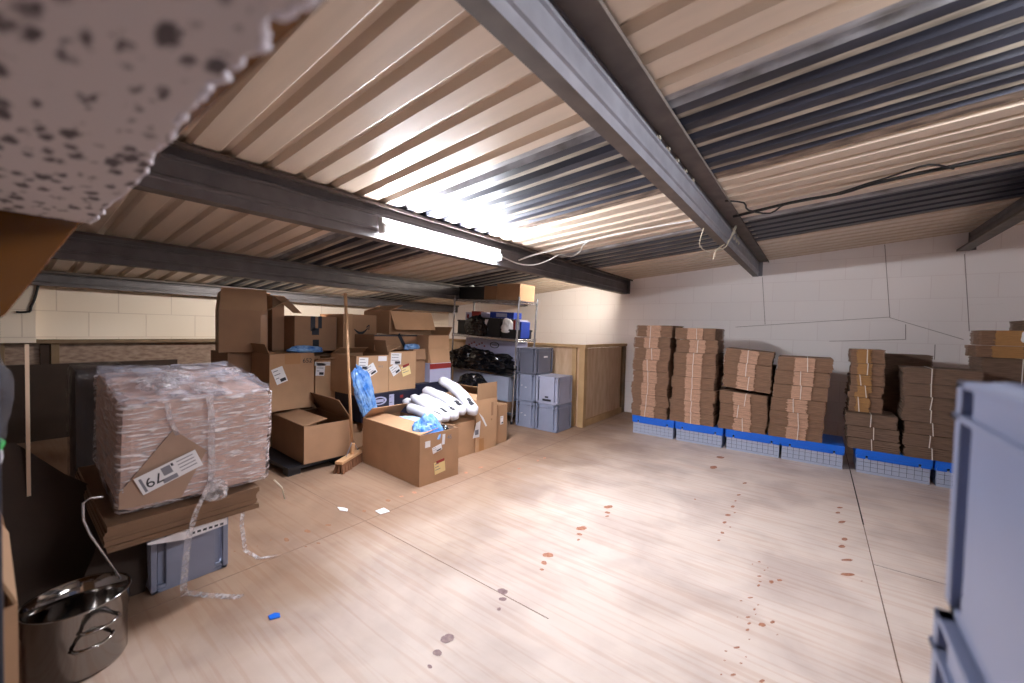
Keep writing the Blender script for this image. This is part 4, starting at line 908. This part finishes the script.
def soft_box(lx,ly,h,sub,amp,seed,infl=0.0,skew=0.0):
    bm=bmesh.new(); bmesh.ops.create_cube(bm,size=1.0); bmesh.ops.subdivide_edges(bm,edges=bm.edges[:],cuts=sub,use_grid_fill=True)
    for v in bm.verts:
        p=v.co.copy(); q=Vector((p.x*lx,p.y*ly,(p.z+0.5)*h))
        e=Vector((1-abs(2*p.x)**8,1-abs(2*p.y)**8,1-abs(2*p.z)**8))
        nn=noise.noise_vector(q*7+Vector((seed,0,0)))*amp+noise.noise_vector(q*24+Vector((0,seed,0)))*amp*0.4
        q+=Vector((math.copysign(infl,p.x)*abs(2*p.x),math.copysign(infl,p.y)*abs(2*p.y),infl*2*p.z))+nn
        # rounded corners
        c=sum(1 for a in (p.x,p.y,p.z) if abs(abs(a)-0.5)<1e-6)
        if c>=2:
            f=0.008*(c-1); q-=Vector((math.copysign(f,p.x) if abs(abs(p.x)-.5)<1e-6 else 0,math.copysign(f,p.y) if abs(abs(p.y)-.5)<1e-6 else 0,math.copysign(f,p.z) if abs(abs(p.z)-.5)<1e-6 else 0))
        v.co=q
    return bm
def from_bm(name,bm,k,parent,smooth=True):
    me=bpy.data.meshes.new(name); bm.to_mesh(me); bm.free(); me.materials.append(M[k])
    me.polygons.foreach_set('use_smooth',[smooth]*len(me.polygons))
    o=bpy.data.objects.new(name,me); COL.objects.link(o); o.parent=parent; return o
M['card_p']=mat('grey_brown_paper',(158,130,112),0.7,var=0.06)
M['card_w']=mat('pinkish_carton',(190,162,150),0.7,var=0.06,scale=5)
from_bm('body',soft_box(L,Wd,Hh,14,0.004,1.0),'card_w',root,False)
from_bm('stretch_film',soft_box(L,Wd,Hh,30,0.006,4.0,0.008),'film',root)['label']='clear stretch film'
bm=soft_box(L*0.96,Wd*0.97,0.02,26,0.014,9.0,0.004); bmesh.ops.translate(bm,verts=bm.verts,vec=(0,0,Hh+0.002)); from_bm('stretch_film',bm,'filmtop',root)['label']='wrinkled film on the top'
dim=(L,Wd,Hh)
T=face_T('+x',*dim)
mb=MB(); mb.prism([(0.0,0.03),(0.0,0.10),(0.165,0.335),(0.285,0.215),(0.20,0.02)],2,0.005,0.011,'card_p',T); mb.build('flap',root,label='folded corner of brown paper under the film')
TT=T@Matrix.Translation((0.135,0.145,0.020))@Matrix.Rotation(R(22),4,'Z')
mb=MB(); mb.box(-0.085,0.13,-0.042,0.042,0,0.001,'paper',TT)
mb.box(0.0,0.032,-0.006,0.032,0.001,0.0014,'inkgrey',TT); mb.box(-0.012,0.04,-0.038,-0.018,0.001,0.0014,'inkgrey',TT); mb.box(-0.075,-0.066,-0.035,0.03,0.001,0.0014,'inkgrey',TT); mb.box(0.035,0.043,0.02,0.034,0.001,0.0014,'ink',TT)
for q in range(4): mb.box(0.055,0.115,0.026-q*0.016,0.030-q*0.016,0.001,0.0014,'inkgrey',TT)
lb=mb.build('shipping_label',root,label='white label reading 79 upside down')
vs,fs=text_mesh('79',0.062,'ink'); T2=TT@Matrix.Translation((-0.033,0.0,0.0018))@Matrix.Rotation(PI,4,'Z')
mb=MB(); mb.add([T2@v for v in vs],fs,'ink'); mb.build('print',lb,label='number 79')
mb=MB(); mb.ribbon([T@Vector((0.285,0.47,0.018)),T@Vector((0.295,0.38,0.02)),T@Vector((0.30,0.24,0.016)),T@Vector((0.305,0.10,0.02)),T@Vector((0.295,0.01,0.022))],(T.to_3x3()@Vector((0.013,0,0))),'tail',0.004)
mb.build('film_band',root,label='bunched band of film'); mb=MB()
mb.ribbon([T@Vector((0.14,0.46,0.016)),T@Vector((0.15,0.39,0.018)),T@Vector((0.178,0.31,0.014))],(T.to_3x3()@Vector((0.009,0,0))),'tail',0.003)
mb.build('film_band',root,label='bunched band of film')
# crumpled tufts of film on top
for (x,y,s) in ((-0.05,-0.02,0.05),(0.22,0.03,0.045),(-0.1,0.23,0.035),(0.1,-0.12,0.06)):
    c=crumple('film_tuft','','',(x,y,Hh+0.004),(s*1.4,s,s*0.7),'tail',seed=int(s*1000),sub=3,amp=0.4,fine=0.3,parent=root)
tail=thing('film_tail','loose tail of clear film trailing from the wrapped load to the floor','plastic film',(-2.14,0.66,0))
mb=MB(); mb.ribbon([(-0.01,-0.05,0.52),(0.0,-0.10,0.42),(0.0,-0.128,0.313),(0.005,-0.14,0.2),(0.0,-0.145,0.10),(-0.05,-0.13,0.04),(-0.12,-0.11,0.008),(-0.04,-0.06,0.005),(0.05,0.0,0.004),(0.10,0.04,0.003)],(0.0,0.012,0.005),'tail',0.0025); mb.build('film',tail)
c=crumple('film_tuft','','',(-0.03,-0.02,0.44),(0.022,0.04,0.075),'tail',seed=44,sub=3,amp=0.4,fine=0.3,parent=tail)
tail=thing('film_tail','short curl of clear film on the floor behind the grey tub','plastic film',(-2.33,0.83,0))
mb=MB(); mb.ribbon([(-0.05,0.0,0.33),(-0.03,-0.02,0.2),(-0.01,-0.01,0.06),(0.03,0.04,0.01),(0.06,0.11,0.004)],(0.0,0.009,0.002),'tail',0.0025); mb.build('film',tail)
mb=MB(); mb.tube([(-2.16,0.885,0.46),(-2.13,0.91,0.42),(-2.12,0.92,0.36)],0.004,'jute',5); tag(mb.build('string',smooth=True),'pale string end hanging off the wrapped load corner','string')
# dark wrapped stack behind
root=thing('wrapped_stack','tall dark stack wrapped in film standing behind the wrapped carton','wrapped box',(-3.30,0.40,0),R(-2))
mb=MB(); mb.box(-0.2,0.2,-0.10,0.10,0,0.98,'card_dark'); mb.build('body',root)
bm=soft_box(0.40,0.20,0.98,24,0.008,3.0,0.010); from_bm('stretch_film',bm,'filmd',root)
carton('dark carton upright between the two wrapped loads',-3.7,-3.1,0.56,0.98,0.0,0.93,closed=True,k='card_dark',group='cartons around the wrapped load')
# leaning dark cardboard
def leaning(label,poly,x,k='card_dark',rot=(0,0,0)):
    rt=thing('cardboard_sheet',label,'cardboard sheet',x,rot=tuple(R(a) for a in rot),group='sheets of cardboard on the left')
    mb=MB(); mb.prism(poly,0,0,0.008,k); mb.build('sheet',rt); return rt
leaning('large dark cardboard sheet leaning behind the steel pot',[(-0.12,0),(0.26,0),(0.24,0.42),(0.10,0.55),(-0.04,0.72),(-0.12,0.72)],(-2.62,0.12,0.0),rot=(0,-12,0))
leaning('dark brown cardboard sheet propped under the wrapped load',[(-0.1,0),(0.14,0),(0.22,0.36),(0.02,0.34)],(-2.44,0.30,0.0),rot=(0,-8,-4))
# pale strip
root=thing('timber_batten','narrow pale timber batten standing upright left of the wrapped loads','batten',(-2.72,0.116,0))
mb=MB(); mb.box(-0.008,0.008,-0.006,0.006,0.0,1.135,'pale'); mb.build('batten',root)
# bent white wire
root=thing('metal_hook','thin bent white metal strap leaning over the steel pot','strap',(-2.06,0.30,0))
mb=MB(); mb.tube([(-0.02,-0.036,0.594),(-0.02,-0.07,0.601),(-0.02,-0.087,0.588),(-0.02,-0.087,0.526),(-0.02,-0.07,0.465),(-0.015,0.008,0.267)],0.0038,'chrome',8); mb.build('strap',root,smooth=True)
# pot
root=thing('steel_pot','shiny stainless steel pot without lid on the floor at the lower left','pot',(-2.10,0.20,0))
r=0.135; mb=MB()
mb.lathe([(0.0,0.0),(r*0.93,0.0),(r*0.97,0.012),(r*0.97,0.165),(r*1.01,0.175),(r*1.01,0.236),(r*1.05,0.243),(r*1.05,0.247),(r*0.99,0.245),(r*0.98,0.18),(r*0.94,0.168),(r*0.94,0.02),(0.0,0.012)],'inox',64); mb.build('body',root,smooth=True)
for z,an in ((0.178,18),(0.125,10)):
    pts=[]
    for i in range(9):
        t=R(an-24+48*i/8); e=math.sin(PI*i/8); q=r*0.985+0.032*e**0.5
        pts.append((q*math.cos(t),q*math.sin(t),z))
    mb=MB(); mb.tube(pts,0.006,'inox',8); mb.build('handle',root,smooth=True)
# small floor litter
def scrap(label,cat,x,y,poly,k,name='paper_scrap'):
    rt=MB(); rt.prism(poly,2,0.0012,0.004,k); o=rt.build(name); o.location=(x,y,0); tag(o,label,cat)
scrap('torn white paper scrap on the floor joint near the broom','paper scrap',-2.515,1.47,[(-0.06,-0.01),(0.0,-0.025),(0.05,0.0),(0.02,0.02),(-0.02,0.012)],'paper')
scrap('square white paper scrap on the dirty floor before the big carton','paper scrap',-2.29,1.62,[(-0.04,-0.03),(0.03,-0.035),(0.04,0.03),(-0.035,0.035)],'paper')
scrap('small blue plastic scrap on the floor beside the film tail','plastic scrap',-1.80,0.745,[(-0.02,-0.02),(0.01,-0.024),(0.026,0.01),(0.0,0.018),(-0.018,0.006)],'blue','plastic_scrap')

# ------------------------------------------------------------------ left edge
mb=MB(); root=thing('rack_upright','dark blue steel rack upright at the left edge','rack post',(-1.05,-0.012,0))
mb.box(-0.03,0.03,-0.03,0.028,0,1.44,'post'); mb.build('post',root,bevel=0.003)
crumple('plastic_bag','clear plastic bag bulging at the left edge under the overhead shelf','bag',(-1.30,-0.008,1.0),(0.06,0.04,0.18),'clear',seed=51,smooth=True)
rt=crumple('plastic_bag','white plastic bag with green print at the left edge','bag',(-1.30,-0.006,0.95),(0.026,0.03,0.07),'white',seed=53,sub=3)
crumple('print','','',(0.0,0.006,0.028),(0.027,0.024,0.034),'green',seed=54,sub=3,parent=rt)
r,d=carton('torn brown carton at the lower left edge beside the steel pot',-1.62,-1.20,-0.30,0.036,0.0,0.70,flaps=[('+y',0.07,70),('-x',0.1,80)],k='card',group='cartons around the wrapped load')
bpy.data.objects[r.name].location.z=0.0
root=thing('shelf_bracket_board','wide brown board shelf overhead at the left, on a golden gusset','overhead shelf',(-1.25,0.0,1.48))
mb=MB(); mb.box(-0.9,1.15,-0.9,0.150,0,0.018,'golden'); mb.build('board',root)
mb=MB(); mb.prism([(0.142,0.0),(0.028,-0.225),(0.0,-0.255),(-0.4,-0.255),(-0.4,0.0)],0,-0.030,-0.012,'golden'); mb.build('gusset',root,bevel=0.003)
# speckled slab
edge=[(-0.10,0.120),(-0.2,0.128),(-0.254,0.126),(-0.272,0.125),(-0.306,0.118),(-0.332,0.127),(-0.369,0.124),(-0.401,0.123),(-0.431,0.118),(-0.477,0.124),(-0.527,0.122),(-0.578,0.129),(-0.645,0.127),(-0.717,0.135),(-0.813,0.138),(-0.936,0.141),(-1.065,0.138),(-1.20,0.141)]
pts=[]
for (p,q) in zip(edge,edge[1:]):
    for j in range(4):
        t=j/4; pts.append((p[0]+(q[0]-p[0])*t, p[1]+(q[1]-p[1])*t+rnd.uniform(-.004,.003)))
pts.append((-1.236,0.14))
for j in range(1,24): pts.append((-1.236+rnd.uniform(-.004,.004),0.14-j*0.04))
poly=pts+[(-0.10,-0.78)]
mb=MB(); mb.prism(poly,2,1.452,1.4785,'speckle',kside='foamedge'); o=mb.build('foam_slab'); tag(o,'white slab with dark speckles and crumbling edge overhead at upper left','foam slab')

mb=MB(); e=[(p[0],p[1],1.455) for p in pts if p[1]>0.1]
r0=[rnd.uniform(0.002,0.0055) for _ in e]; mb.tube(e,r0,'foamedge',7); mb.build('crumbled_edge',o,label='bright crumbling edge')
# ------------------------------------------------------------------ camera
cam=bpy.data.cameras.new('camera'); co=bpy.data.objects.new('camera',cam); COL.objects.link(co)
def camrot(y,pi,ro):
    y,pi,ro=R(y),R(pi),R(ro); cy,sy=math.cos(y),math.sin(y); cp,sp=math.cos(pi),math.sin(pi); cr,sr=math.cos(ro),math.sin(ro)
    f=Vector((sy*cp,cy*cp,sp)); r=Vector((cy,-sy,0)); u=r.cross(f)
    r2=r*cr+u*sr; u2=u*cr-r*sr
    return Matrix(((r2.x,u2.x,-f.x,0),(r2.y,u2.y,-f.y,0),(r2.z,u2.z,-f.z,0),(0,0,0,1)))
co.matrix_world=Matrix.Translation((0,0,1.25))@camrot(-37.17,-1.757,1.369)
cam.sensor_width=36; cam.lens=402.0*36/1024; cam.clip_start=0.02
cam.dof.use_dof=True; cam.dof.focus_distance=3.6; cam.dof.aperture_fstop=1.8
SC.camera=co
w=bpy.data.worlds.new('world'); SC.world=w; w.use_nodes=True; w.node_tree.nodes['Background'].inputs[0].default_value=(0,0,0,1)
SC.view_settings.view_transform='Standard'; SC.view_settings.look='None'; SC.view_settings.exposure=EXPO; SC.view_settings.gamma=1.0
SC.cycles.use_denoising=True; SC.cycles.max_bounces=10; SC.cycles.diffuse_bounces=6; SC.cycles.transparent_max_bounces=16
SC.cycles.sample_clamp_indirect=6
